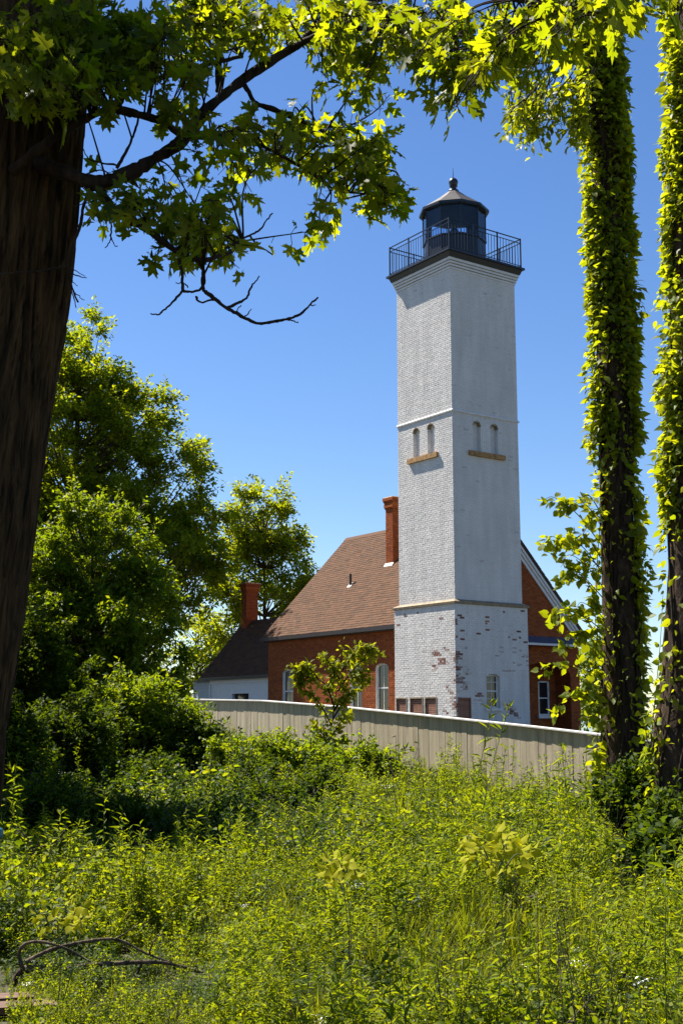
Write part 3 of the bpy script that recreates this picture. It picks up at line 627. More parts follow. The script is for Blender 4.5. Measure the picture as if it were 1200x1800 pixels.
LOB = [(v * np.array(q), f) for (v, f), q in zip(LOB, ((1, 1, 1), (.82, 1.05, 1), (1.12, .92, 1), (.95, 1, 1)))]
def rand_unit(n, r=None):
    r = r or rng; v = r.normal(size=(n, 3)); return v / np.linalg.norm(v, axis=1, keepdims=True)
def tubes(paths, n=5):
    """list of (points (k,3), radii (k)) -> one vertex/face array"""
    Vs, Fs, off = [], [], 0
    for P, r in paths:
        P = np.asarray(P, float); r = np.broadcast_to(np.asarray(r, float), (len(P),))
        t = np.gradient(P, axis=0); t /= np.maximum(np.linalg.norm(t, axis=1, keepdims=True), 1e-9)
        ref = np.array([0.31, 0.94, 0.13]) if abs(t[0] @ np.array([0.31, 0.94, 0.13])) < .9 else np.array([1.0, 0, 0])
        a = ref - t * (t @ ref)[:, None]; a /= np.maximum(np.linalg.norm(a, axis=1, keepdims=True), 1e-9); b = np.cross(t, a)
        an = np.linspace(0, 2 * np.pi, n, endpoint=False)
        V = P[:, None] + (a[:, None] * np.cos(an)[None, :, None] + b[:, None] * np.sin(an)[None, :, None]) * r[:, None, None]
        Vs.append(V.reshape(-1, 3)); k = len(P)
        i = (np.arange(k - 1)[:, None] * n + np.arange(n)[None]).ravel(); j = (np.arange(k - 1)[:, None] * n + (np.arange(n)[None] + 1) % n).ravel()
        Fs.append(np.stack([i, j, j + n, i + n], 1) + off); off += k * n
    return np.concatenate(Vs), np.concatenate(Fs)
def curve(pts, k=12):
    """smooth Catmull-Rom through pts"""
    P = np.asarray(pts, float); P = np.vstack([2 * P[0] - P[1], P, 2 * P[-1] - P[-2]]); out = []
    for i in range(1, len(P) - 2):
        t = np.linspace(0, 1, k, endpoint=False)[:, None]
        out.append(.5 * ((2 * P[i]) + (-P[i - 1] + P[i + 1]) * t + (2 * P[i - 1] - 5 * P[i] + 4 * P[i + 1] - P[i + 2]) * t ** 2 + (-P[i - 1] + 3 * P[i] - 3 * P[i + 1] + P[i + 2]) * t ** 3))
    out.append(P[-2][None]); return np.concatenate(out)
def env_clumps(ells, n, r, shell=.55):
    """clump centres inside a union of ellipsoids, mostly near the surface"""
    out = []; vol = np.array([e[3] * e[4] * e[5] for e in ells]); vol = vol / vol.sum()
    for e, f in zip(ells, vol):
        k = max(1, int(n * f)); d = rand_unit(k, r); s = (shell + (1 - shell) * r.random(k)) ** 1.0
        out.append(np.array(e[:3]) + d * s[:, None] * np.array(e[3:6]))
    return np.concatenate(out)
def tree(name, label, base, ells, n_clump, clump_r, per, leaf, lsize, mat, trunk_r, bmat, seed, group=None, cat='tree', droop=.3, lean=(0, 0), shell=.55, crown_name='crown', trunk_name='trunk', stems=1, shoots=0, shoot_len=2.0):
    r = np.random.default_rng(seed); base = np.asarray(base, float); root = thing(name, label, cat, base, 0, group)
    cl = env_clumps(ells, n_clump, r, shell); cc = np.mean(cl, 0); top = cl[:, 2].max()
    cl = cl[cl[:, 2] > base[2] + .12 * (top - base[2])] if stems == 1 else cl
    # wood
    paths = []
    for s_ in range(stems):
        tp = np.array([cc[0] + lean[0], cc[1] + lean[1], top - .12 * (top - base[2])]) if stems == 1 else cl[r.integers(len(cl))]
        b0 = base + (np.append(r.normal(0, .12, 2), 0) if stems > 1 else 0)
        b0 = b0 - np.array([0, 0, .15])
        P = curve([b0, b0 * .6 + tp * .4 + np.append(r.normal(0, .15, 2), 0), tp], 8); rad = np.linspace(trunk_r, trunk_r * .18, len(P)); rad[0] *= 1.35
        paths.append((P, rad))
    main = [p[0] for p in paths]
    for c in cl:
        P = main[r.integers(len(main))]; hz = np.hypot(*(c - P)[:, :2].T) ; want = c[2] - .75 * hz
        i = int(np.argmin(np.abs(P[:, 2] - want))); i = min(max(i, 1), len(P) - 2); a = P[i]
        midp = (a + c) / 2 + np.array([0, 0, -.10 * np.linalg.norm(c - a)]) + r.normal(0, .05 * np.linalg.norm(c - a), 3)
        B = curve([a, midp, c], 5); r0 = min(trunk_r * .3, .02 + .012 * np.linalg.norm(c - a))
        paths.append((B, np.linspace(r0, .008, len(B))))
    # sprays of leaves round each clump
    nsp = 9; out = cl - cc; out /= np.maximum(np.linalg.norm(out, axis=1, keepdims=True), 1e-6)
    d = rand_unit(len(cl) * nsp, r) + np.repeat(out, nsp, 0) * .7 + np.array([0, 0, .25]); d /= np.linalg.norm(d, axis=1, keepdims=True)
    ln = clump_r * r.uniform(.6, 1.35, len(d)); c0 = np.repeat(cl, nsp, 0)
    k = max(1, per // nsp); s = r.uniform(.12, 1, (len(d), k))
    pos = c0[:, None] + d[:, None] * (s * ln[:, None])[..., None]; pos[..., 2] -= droop * (s ** 2) * ln[:, None] * .6
    dd = np.repeat(d, k, 0)
    if shoots:                                               # long leafy shoots break the outline
        tops = cl[np.argsort(-(out[:, 2] * .8 + r.random(len(cl)) * .9))[:shoots]]
        sd = rand_unit(len(tops), r) * .55 + (tops - cc) / np.linalg.norm(tops - cc, axis=1, keepdims=True) * .5 + np.array([0, 0, .75]); sd /= np.linalg.norm(sd, axis=1, keepdims=True)
        sl_ = clump_r * shoot_len * r.uniform(.6, 1.25, len(tops)); q = 26; ss = np.tile(np.linspace(.1, 1, q), (len(tops), 1))
        sp_ = tops[:, None] + sd[:, None] * (ss * sl_[:, None])[..., None]; sp_[..., 2] -= .25 * ss ** 2 * sl_[:, None]
        pos = np.concatenate([pos.reshape(-1, 3), sp_.reshape(-1, 3)]); dd = np.concatenate([dd, np.repeat(sd, q, 0)])
        for a_, d_, l_ in zip(tops, sd, sl_):
            e_ = a_ + d_ * l_; e_[2] -= .25 * l_; paths.append((curve([a_, a_ + d_ * l_ * .5 - np.array([0, 0, .06 * l_]), e_], 4), np.linspace(.012, .004, 9)))
    pos = pos.reshape(-1, 3) + r.normal(0, lsize * .45, (len(dd), 3))
    nr_ = rand_unit(len(dd), r) * .75 + np.array([0, 0, .75]); tip = dd + rand_unit(len(dd), r) * .8 + np.array([0, 0, -droop])
    sc = lsize * r.uniform(.6, 1.3, len(dd))
    V, F = scatter(leaf[0], leaf[1], pos - base, rotmats(nr_, tip), sc)
    cr = obj(crown_name, fast_mesh(crown_name, V, F, mat), root); cr['kind'] = 'stuff'
    Vt, Ft = tubes([(P - base, q) for P, q in paths], 6)
    obj(trunk_name, fast_mesh(trunk_name, Vt, Ft, bmat, True), root)
    return root
def ell(x, y, dist, rx, ry, depth=None):
    """ellipsoid centred where photo position (x,y) lies at that distance; rx, ry in photo pixels"""
    p = at(x, y, dist); k = dist / FPX; return (*p, rx * k, (depth or rx) * k, ry * k)
def ground_at(x, dist):
    p = at(x, 1266, dist); return np.array([p[0], p[1], gz(p[0], p[1])])

# trees behind
D_ = 62.0
tree('maple_tree', 'huge shady maple towering at left behind the white annex', ground_at(90, D_),
     [ell(60, 760, D_, 190, 190), ell(140, 640, D_, 90, 90), ell(215, 790, D_, 120, 130), ell(290, 850, D_, 95, 95), ell(330, 900, D_, 70, 80), ell(190, 960, D_, 190, 130), ell(300, 1010, D_ - 2, 95, 90), ell(30, 1050, D_, 170, 130), ell(255, 730, D_, 45, 70), ell(340, 1000, D_ - 3, 50, 70)],
     520, 1.05, 250, (DIA_V, DIA_F), .25, M['leaf_big'], .45, M['bark_far'], 31, droop=.25, shoots=110, shoot_len=1.6)
D_ = 72.0
tree('maple_tree', 'airy yellow green tree rising behind the annex chimney', ground_at(470, D_),
     [ell(462, 930, D_, 70, 75), ell(428, 990, D_, 60, 75), ell(510, 985, D_, 48, 60), ell(470, 1050, D_, 80, 60), ell(395, 1070, D_, 40, 60), ell(525, 1030, D_, 30, 40)],
     150, .95, 150, (DIA_V, DIA_F), .27, M['leaf_thin'], .22, M['bark_far'], 32, droop=.2, shoots=45, shoot_len=1.6)
D_ = 85.0
tree('maple_tree', 'low pale tree filling the gap left of the annex', ground_at(360, D_),
     [ell(355, 1140, D_, 55, 60), ell(320, 1180, D_, 60, 50), ell(390, 1180, D_, 40, 40)], 60, 1.0, 120, (DIA_V, DIA_F), .3, M['leaf_thin'], .2, M['bark_far'], 33)
D_ = 78.0
tree('maple_tree', 'small hazy tree beyond the right corner of the brick house', ground_at(1045, D_),
     [ell(1045, 1180, D_, 30, 60), ell(1038, 1230, D_, 28, 40)], 40, .9, 110, (DIA_V, DIA_F), .28, M['leaf_mid'], .15, M['bark_far'], 34)
for k, (bx_, by_, h_, rr_, lb) in enumerate(((-13.8, 27.5, 14, 4.2, 'added shade tree beyond the left border beside the thicket'), (-11.0, 20.5, 11, 3.3, 'smaller added shade tree beyond the left border nearer the oak'), (-7.6, 17.2, 10.5, 2.5, 'slim added shade tree hidden behind the dark oak trunk'))):  # unseen trees added to throw shade on the left thicket and weeds
    zb_ = gz(bx_, by_)
    tree('maple_tree', lb, (bx_, by_, zb_), [(bx_, by_, zb_ + h_ * .7, rr_, rr_, h_ * .3), (bx_ + .6, by_ - .5, zb_ + h_ * .42, rr_ * .9, rr_ * .9, h_ * .28)], 130, .75, 170, (DIA_V, DIA_F), .28, M['leaf_big'], .2, M['bark_far'], 36 + k)
# bright understory tree in front of the fence
D_ = 30.0
tree('cherry_tree', 'bright leafy young tree in front of the huge maple at left', ground_at(150, D_),
     [ell(170, 930, D_, 70, 75), ell(100, 990, D_, 80, 90), ell(235, 1000, D_, 65, 80), ell(170, 1080, D_, 140, 90), ell(270, 1060, D_, 45, 70), ell(60, 1100, D_, 80, 110), ell(200, 1170, D_, 120, 70), ell(300, 1150, D_, 35, 60), ell(270, 1220, D_, 70, 60), ell(120, 1240, D_, 140, 80)],
     370, .40, 190, (DIA_V, DIA_F), .13, M['leaf_mid'], .12, M['bark_far'], 41, droop=.5, shoots=120, shoot_len=2.4, shell=.3)
# shrubs of the shaded thicket on the left, nearest last
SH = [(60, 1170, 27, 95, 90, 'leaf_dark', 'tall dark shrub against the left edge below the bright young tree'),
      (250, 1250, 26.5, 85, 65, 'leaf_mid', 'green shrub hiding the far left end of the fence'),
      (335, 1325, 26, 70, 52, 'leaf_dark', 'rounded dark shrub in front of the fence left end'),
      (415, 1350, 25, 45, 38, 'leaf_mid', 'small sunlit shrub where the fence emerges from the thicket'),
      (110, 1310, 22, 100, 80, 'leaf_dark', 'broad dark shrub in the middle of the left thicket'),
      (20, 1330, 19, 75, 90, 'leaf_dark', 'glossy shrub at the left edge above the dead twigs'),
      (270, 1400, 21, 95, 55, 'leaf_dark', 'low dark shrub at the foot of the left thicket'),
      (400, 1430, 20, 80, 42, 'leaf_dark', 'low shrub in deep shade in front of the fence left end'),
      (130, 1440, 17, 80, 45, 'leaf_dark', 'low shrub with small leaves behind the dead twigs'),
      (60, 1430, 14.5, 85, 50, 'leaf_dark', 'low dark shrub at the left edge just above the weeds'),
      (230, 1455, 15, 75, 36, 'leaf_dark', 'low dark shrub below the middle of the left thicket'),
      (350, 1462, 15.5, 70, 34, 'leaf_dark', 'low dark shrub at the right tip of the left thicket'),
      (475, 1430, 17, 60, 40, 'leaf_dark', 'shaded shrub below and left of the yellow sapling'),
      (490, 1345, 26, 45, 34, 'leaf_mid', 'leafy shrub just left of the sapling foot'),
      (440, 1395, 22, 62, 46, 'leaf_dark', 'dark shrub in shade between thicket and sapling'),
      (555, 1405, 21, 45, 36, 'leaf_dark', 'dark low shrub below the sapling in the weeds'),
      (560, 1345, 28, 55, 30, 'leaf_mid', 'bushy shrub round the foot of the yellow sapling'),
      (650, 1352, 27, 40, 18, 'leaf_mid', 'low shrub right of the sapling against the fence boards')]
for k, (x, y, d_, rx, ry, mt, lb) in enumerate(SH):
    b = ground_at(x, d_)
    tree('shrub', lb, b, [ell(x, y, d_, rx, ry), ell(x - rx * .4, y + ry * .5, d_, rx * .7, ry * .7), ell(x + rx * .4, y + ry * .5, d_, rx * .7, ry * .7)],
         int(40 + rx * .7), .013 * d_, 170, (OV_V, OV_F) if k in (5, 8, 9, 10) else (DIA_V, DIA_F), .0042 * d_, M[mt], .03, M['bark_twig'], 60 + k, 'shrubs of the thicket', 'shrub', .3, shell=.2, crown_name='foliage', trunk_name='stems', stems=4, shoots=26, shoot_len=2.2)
# sapling: slender stem with arms, leaves along all of them
D_ = 29.0; bS = ground_at(577, D_)
sap = thing('sapling', 'slender yellow green sapling standing before the fence and brick wall', 'tree', bS)
SP = [[(577, 1400), (578, 1320), (586, 1250), (597, 1180), (602, 1125)], [(588, 1245), (572, 1205), (545, 1188), (513, 1172)], [(594, 1215), (618, 1180), (645, 1155), (668, 1148)], [(584, 1265), (610, 1225), (632, 1205), (645, 1190)], [(583, 1275), (560, 1235), (540, 1215), (526, 1205)],
      [(600, 1180), (622, 1150), (632, 1135)], [(597, 1195), (578, 1165), (566, 1150)], [(560, 1195), (540, 1170), (530, 1180)], [(630, 1170), (640, 1140), (652, 1138)], [(580, 1300), (598, 1270), (612, 1255)], [(580, 1310), (562, 1285), (548, 1275)], [(578, 1340), (592, 1310), (604, 1300)], [(578, 1345), (560, 1325), (545, 1318)],
      [(586, 1250), (600, 1230), (606, 1205)], [(572, 1210), (585, 1190), (590, 1170)], [(545, 1190), (530, 1195), (518, 1188)], [(610, 1190), (628, 1190), (640, 1178)]]
# ------------------------------------------------------------------ vine-clad trunks at right
def trunk_mesh(pts, rad, base, seed, n=22, lump=.06, k=14):
    P = curve(pts, k); q = curve([(r, 0, 0) for r in rad], k)[:, 0]; r = np.random.default_rng(seed)
    an = np.linspace(0, 2 * np.pi, n, endpoint=False); ph = r.uniform(0, 6.28, 6)
    rows = []
    for i, (p, a) in enumerate(zip(P, q)):
        w_ = 1 + lump * (np.sin(3 * an + ph[0] + .11 * i) + .6 * np.sin(7 * an + ph[1] - .07 * i) + .5 * np.sin(13 * an + ph[2] + .05 * i)) * .6 + r.normal(0, lump * .22, n)
        rows.append(np.stack([p[0] + a * w_ * np.cos(an), p[1] + a * w_ * np.sin(an), np.full(n, p[2])], 1))
    V = np.concatenate(rows) - base; m_ = len(P)
    i = (np.arange(m_ - 1)[:, None] * n + np.arange(n)[None]).ravel(); j = (np.arange(m_ - 1)[:, None] * n + (np.arange(n)[None] + 1) % n).ravel()
    return V, np.stack([i, j, j + n, i + n], 1), P, q
def axis_at(P, q, z):
    return np.stack([np.interp(z, P[:, 2], P[:, k]) for k in range(3)], -1), np.interp(z, P[:, 2], q)
def leaf_parts(meshes, pos, Rm, sc, root, base, n, name='leaf'):
    for i in range(n):
        o = bpy.data.objects.new(name, meshes[i % len(meshes)]); C.objects.link(o); o.parent = root
        Mx = Matrix([list(Rm[i][0] * sc[i]) + [pos[i][0] - base[0]], list(Rm[i][1] * sc[i]) + [pos[i][1] - base[1]], list(Rm[i][2] * sc[i]) + [pos[i][2] - base[2]], [0, 0, 0, 1]])
        o.matrix_basis = Mx
def vine(name, label, base, P, q, n_leaf, zr, dens, lsize, seed, group, side=None, spread=(.015, .23), nparts=300):
    r = np.random.default_rng(seed); root = thing(name, label, 'vine', base, 0, group)
    z = r.uniform(zr[0], zr[1], n_leaf * 4); an = r.uniform(0, 2 * np.pi, n_leaf * 4)
    keep = r.random(len(z)) < dens(z, an); z, an = z[keep][:n_leaf], an[keep][:n_leaf]
    ax, rad = axis_at(P, q, z)
    clump = np.clip(.45 + .55 * np.sin(z * 2.1 + 1.3 * np.sin(an * 2)) * np.sin(an * 3 + z * .7) + .35 * np.sin(z * 5.3 + an * 2), .05, 1.1)
    off = rad + spread[0] + (spread[1] - spread[0]) * r.random(len(z)) ** 1.6 * (.35 + .65 * clump)
    out = np.stack([np.cos(an), np.sin(an), np.zeros_like(an)], 1); pos = ax + out * off[:, None]
    nr_ = out * .35 + np.array([0, 0, .6]) + rand_unit(len(z), r) * .8; tip = np.array([0, 0, -.6]) + out * .7 + rand_unit(len(z), r) * .7
    Rm = rotmats(nr_, tip); sc = lsize * np.clip(r.lognormal(-.12, .38, len(z)), .35, 1.7)
    vis = np.argsort(-(sc * np.where(pos[:, 1] < ax[:, 1] + .1, 1, .3) * np.where(pos[:, 2] < 13.2, 1, .1)))
    p_ = vis[:nparts]; s_ = vis[nparts:]
    lm = [fast_mesh('leaf', OV_V, OV_F, M['leaf_vine']), fast_mesh('leaf', OV_V * np.array([1.2, 1, -1]), OV_F, M['leaf_vine'])]
    leaf_parts(lm, pos[p_], Rm[p_], sc[p_], root, base, len(p_))
    V, F = scatter(OV_V, OV_F, pos[s_] - base, Rm[s_], sc[s_]); o = obj('foliage', fast_mesh('foliage', V, F, M['leaf_vine']), root); o['kind'] = 'stuff'
    paths = []
    for k in range(7):
        a0 = r.uniform(0, 6.28); zz = np.linspace(base[2], zr[1] - r.uniform(0, 2), 40); ax, rad = axis_at(P, q, zz); aa = a0 + .5 * np.sin(zz * .9 + k) + .06 * r.normal(size=40).cumsum() * .3
        paths.append((ax + np.stack([np.cos(aa), np.sin(aa), 0 * aa], 1) * (rad + .025)[:, None] - base, np.linspace(.022, .008, 40)))
    V, F = tubes(paths, 5); obj('stem', fast_mesh('stem', V, F, M['bark_twig'], True), root)
    return root
DA, DB = 20.0, 17.0
bA = ground_at(1097, DA); bB = ground_at(1204, DB)
ptsA = [bA - np.array([0, 0, .3])] + [at(x, y, DA) for x, y in ((1094, 1330), (1091, 1200), (1086, 1000), (1080, 760), (1074, 500), (1064, 250), (1053, 60))] + [at(1045, -120, DA), at(1030, -330, DA)]
radA = [.42, .33, .295, .275, .265, .255, .25, .245, .24, .22]
ptsB = [bB - np.array([0, 0, .3])] + [at(x, y, DB) for x, y in ((1205, 1330), (1212, 1200), (1220, 1000), (1224, 760), (1224, 500), (1226, 250), (1228, 60))] + [at(1232, -120, DB), at(1238, -330, DB)]
radB = [.52, .43, .385, .365, .355, .35, .345, .34, .33, .31]
tA = thing('ivy_tree', 'tall straight trunk in vine sleeve, the inner of the two at right', 'tree', bA); V, F, PA, qA = trunk_mesh(ptsA, radA, bA, 5)
obj('trunk', fast_mesh('trunk', V, F, M['bark_dark'], True), tA)
tB = thing('ivy_tree', 'thick vine covered trunk cut by the right edge of the picture', 'tree', bB); V, F, PB, qB = trunk_mesh(ptsB, radB, bB, 6)
obj('trunk', fast_mesh('trunk', V, F, M['bark_dark'], True), tB)
yz = lambda y, d: at(1080, y, d)[2]
zA, zB = yz(830, DA), yz(830, DB)
def dens_A(z, an):
    c_ = np.cos(an); flank = (.42 + .58 * np.abs(c_ + .15) ** 1.2) * np.clip(.78 + .5 * np.sin(z * 1.7 + 2.2 * np.sin(an + 1)) + .3 * np.sin(z * 4.1 + an * 3), .06, 1)
    up = sm((z - zA) / 1.2); low = .10 + .35 * (c_ > .55) * (z > zA - 4.2)
    return np.where(np.sin(an) > .5, .35, 1) * flank * (up + (1 - up) * low)
def dens_B(z, an):
    c_ = np.cos(an); flank = np.clip(.62 + .5 * np.sin(z * 1.5 + 2.2 * np.sin(an)) + .3 * np.sin(z * 3.7 + an * 3), .06, 1) * 1.3 * (.22 + .82 * np.clip(-c_, 0, 1) ** 1.0 + .3 * np.clip(c_, 0, 1))
    up = sm((z - zB + 1.2) / 1.2); return np.where(np.sin(an) > .6, .35, 1) * flank * (up + (1 - up) * .07)
vine('vine', 'glossy vine sleeve wrapping the inner trunk at right', bA, PA, qA, 17000, (bA[2] + .3, yz(-250, DA)), dens_A, .125, 71, 'vines on the right trunks')
vine('vine', 'glossy vine sleeve wrapping the trunk at the right edge', bB, PB, qB, 15000, (bB[2] + .3, yz(-250, DB)), dens_B, .110, 72, 'vines on the right trunks')
# hanging limb of the inner tree and grape vine hanging off its left side
def sprays(root, base, starts, leaf, lsize, mat, seed, per, wood, name, tw=.006, nparts=0, face=.4, tumble=.8):
    """starts: list of polylines (world); leaves alternate along each"""
    r = np.random.default_rng(seed); paths = []; pos = []; tip = []
    for P in starts:
        Q = curve(P, 8); paths.append((Q - base, np.linspace(tw * 1.6, tw * .4, len(Q))))
        k = r.integers(int(per * .7), int(per * 1.3) + 1); ii_ = r.uniform(.12, 1, k) * (len(Q) - 1); i0 = ii_.astype(int).clip(0, len(Q) - 2); f = (ii_ - i0)[:, None]
        a = Q[i0] * (1 - f) + Q[i0 + 1] * f; t_ = Q[i0 + 1] - Q[i0]; t_ /= np.linalg.norm(t_, axis=1, keepdims=True)
        sd = rand_unit(k, r) * .9 + t_ * .6 + np.array([0, 0, -.35]); sd /= np.linalg.norm(sd, axis=1, keepdims=True)
        pos.append(a + sd * lsize * r.uniform(.1, .8, k)[:, None]); tip.append(sd)
    pos = np.concatenate(pos); tip = np.concatenate(tip); n = len(pos)
    nr_ = rand_unit(n, r) * tumble + np.array([0, -face, .6]); Rm = rotmats(nr_, tip); sc = lsize * r.uniform(.6, 1.25, n)
    order = np.argsort(-sc); p_, s_ = order[:nparts], order[nparts:]
    if nparts:
        lm = [fast_mesh('leaf', leaf[0], leaf[1], mat), fast_mesh('leaf', leaf[0] * np.array([.9, 1, -1.4]), leaf[1], mat)]
        leaf_parts(lm, pos[p_], Rm[p_], sc[p_], root, base, len(p_))
    if len(s_):
        V, F = scatter(leaf[0], leaf[1], pos[s_] - base, Rm[s_], sc[s_]); o = obj(name, fast_mesh(name, V, F, mat), root); o['kind'] = 'stuff'
    V, F = tubes(paths, 5); o = obj('stem', fast_mesh('stem', V, F, wood, True), root); o['kind'] = 'stuff'
R = random.Random(9)
limb = [[at(1050, 60, DA), at(1005, 95, DA - .3), at(960, 150, DA - .5), at(945, 205, DA - .5)], [at(1045, 200, DA), at(1010, 215, DA - .3), at(985, 245, DA - .4)]]
hang = []
for k in range(46):
    x0 = R.uniform(895, 1035); y0 = R.uniform(130, 215) if x0 > 930 else R.uniform(160, 200); ln = R.uniform(35, 95) * (1.1 if 925 < x0 < 985 else .6); d_ = DA - R.uniform(.1, .9)
    hang.append([at(x0 + R.uniform(5, 25), y0 - 25, d_), at(x0, y0, d_), at(x0 + R.uniform(-10, 8), y0 + ln * .5, d_), at(x0 + R.uniform(-16, 10), y0 + ln, d_)])
sprays(tA, bA, limb + hang, (OV_V * np.array([.8, 1, 1]), OV_F), .165, M['leaf_vine'], 81, 24, M['bark_twig'], 'limb_foliage', .008)
RS = random.Random(4)
sprays(sap, bS, [[at(x, y, D_ + RS.uniform(-.15, .15) - (.3 * RS.random() if q else 0)) if n_ or q else bS for n_, (x, y) in enumerate(P)] for q, P in enumerate(SP)], (OV_V, OV_F), .14, M['leaf_sapling'], 46, 125, M['bark_twig'], 'foliage', .014, 120)
gv = thing('grape_vine', 'loose pale grape vine trailing off the left side of the inner trunk', 'vine', bA + np.array([-.4, -.2, 0]))
gl = []
for (x0, y0, x1, y1) in ((1055, 900, 1000, 885), (1060, 930, 985, 890), (1060, 900, 1020, 935), (1058, 960, 950, 883), (1058, 985, 990, 940), (1058, 1000, 948, 950), (1060, 1010, 965, 958), (1058, 1030, 985, 985), (1058, 1050, 1000, 1010), (1060, 1075, 990, 1005), (1060, 1085, 1010, 1065), (1060, 1110, 970, 1070),
                         (1056, 1125, 975, 1095), (1058, 1130, 985, 1130), (1060, 1150, 1015, 1120), (1060, 1190, 1030, 1160), (1060, 1190, 945, 1178), (1062, 1210, 1020, 1215), (1062, 1240, 1025, 1225), (1062, 1240, 970, 1240), (1062, 1270, 1030, 1262),  (1066, 1370, 1045, 1350), (1060, 890, 1045, 1000), (1050, 1000, 1045, 1100), (1050, 1100, 1042, 1200), (1055, 1200, 1048, 1320)):
    d0 = DA - .15; gl.append([at(x0, y0, d0), at(x0 * .6 + x1 * .4, y0 * .5 + y1 * .5 - R.uniform(5, 25), d0 - R.uniform(0, .4)), at(x0 * .2 + x1 * .8, y1 - R.uniform(0, 10), d0 - R.uniform(.1, .6)), at(x1, y1 + R.uniform(0, 14), d0 - R.uniform(.1, .7))])
sprays(gv, bA + np.array([-.4, -.2, 0]), gl, (CORD_V, CORD_F), .15, M['leaf_yellow'] if False else M['leaf_thin'], 82, 24, M['bark_twig'], 'foliage', .006, 250)
v2 = thing('climbing_vine', 'thin vine with round leaves between the two right trunks', 'vine', bB + np.array([-.5, 0, 0]))
sprays(v2, bB + np.array([-.5, 0, 0]), [[at(1150, 1400, DB), at(1143, 1330, DB), at(1150, 1240, DB), at(1160, 1130, DB), at(1165, 1040, DB)], [at(1150, 1340, DB), at(1135, 1290, DB), at(1140, 1265, DB)], [at(1155, 1380, DB), at(1138, 1350, DB), at(1136, 1320, DB)]],
       (OV_V * np.array([1.5, 1, 1]), OV_F), .11, M['leaf_mid'], 83, 20, M['bark_twig'], 'foliage', .006, 40)
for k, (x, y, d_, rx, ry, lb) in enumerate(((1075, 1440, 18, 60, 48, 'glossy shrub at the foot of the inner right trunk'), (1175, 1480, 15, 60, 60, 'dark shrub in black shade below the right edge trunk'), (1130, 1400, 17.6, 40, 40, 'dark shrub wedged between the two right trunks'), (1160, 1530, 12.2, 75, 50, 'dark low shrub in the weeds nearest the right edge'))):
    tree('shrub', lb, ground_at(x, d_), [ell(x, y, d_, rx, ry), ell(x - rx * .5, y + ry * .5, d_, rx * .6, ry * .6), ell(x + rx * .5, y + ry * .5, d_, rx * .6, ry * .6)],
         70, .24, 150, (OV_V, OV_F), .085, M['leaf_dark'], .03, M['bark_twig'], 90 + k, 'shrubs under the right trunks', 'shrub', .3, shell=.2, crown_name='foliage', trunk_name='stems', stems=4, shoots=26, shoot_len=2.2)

# ------------------------------------------------------------------ foreground oak
DO = 6.0
bO = ground_at(-290, DO)
oak = thing('oak_tree', 'big dark foreground oak with furrowed trunk and overhanging lobed leaves', 'tree', bO)
ptsO = [bO - np.array([0, 0, .4])] + [at(x, y, DO) for x, y in ((-200, 1420), (-172, 1250), (-128, 1000), (-78, 700), (-50, 500), (-14, 200), (0, 60), (10, -120), (20, -400))]
radO = [.60, .49, .465, .45, .45, .45, .45, .44, .42, .40]
V, F, PO, qO = trunk_mesh(ptsO, radO, bO, 8, n=360, lump=.0, k=16)
rr = np.random.default_rng(3); an = np.tile(np.linspace(0, 2 * np.pi, 360, endpoint=False), len(PO)); row = np.repeat(np.arange(len(PO)), 360)
wob = .35 * np.sin(row * .09 + an * 2) + .22 * np.sin(row * .23 + an * 7)
fur = np.abs(np.sin(an * 31 + 2.0 * wob * 3)) ** .45 * .020 + np.abs(np.sin(an * 53 + wob * 5 + 2 * np.sin(an * 5))) ** .6 * .012 + .012 * np.sin(an * 5 + 1) + .010 * np.sin(row * .17 + an * 3)
fur = fur - .010 * (np.sin(row * .8 + 9 * np.sin(an * 13)) > .86)
ctr = PO[row] - bO; dirv = V - ctr; dirv[:, 2] = 0; dirv /= np.linalg.norm(dirv, axis=1, keepdims=True); V = V + dirv * fur[:, None]
obj('trunk', fast_mesh('trunk', V, F, M['bark_oak'], True), oak)
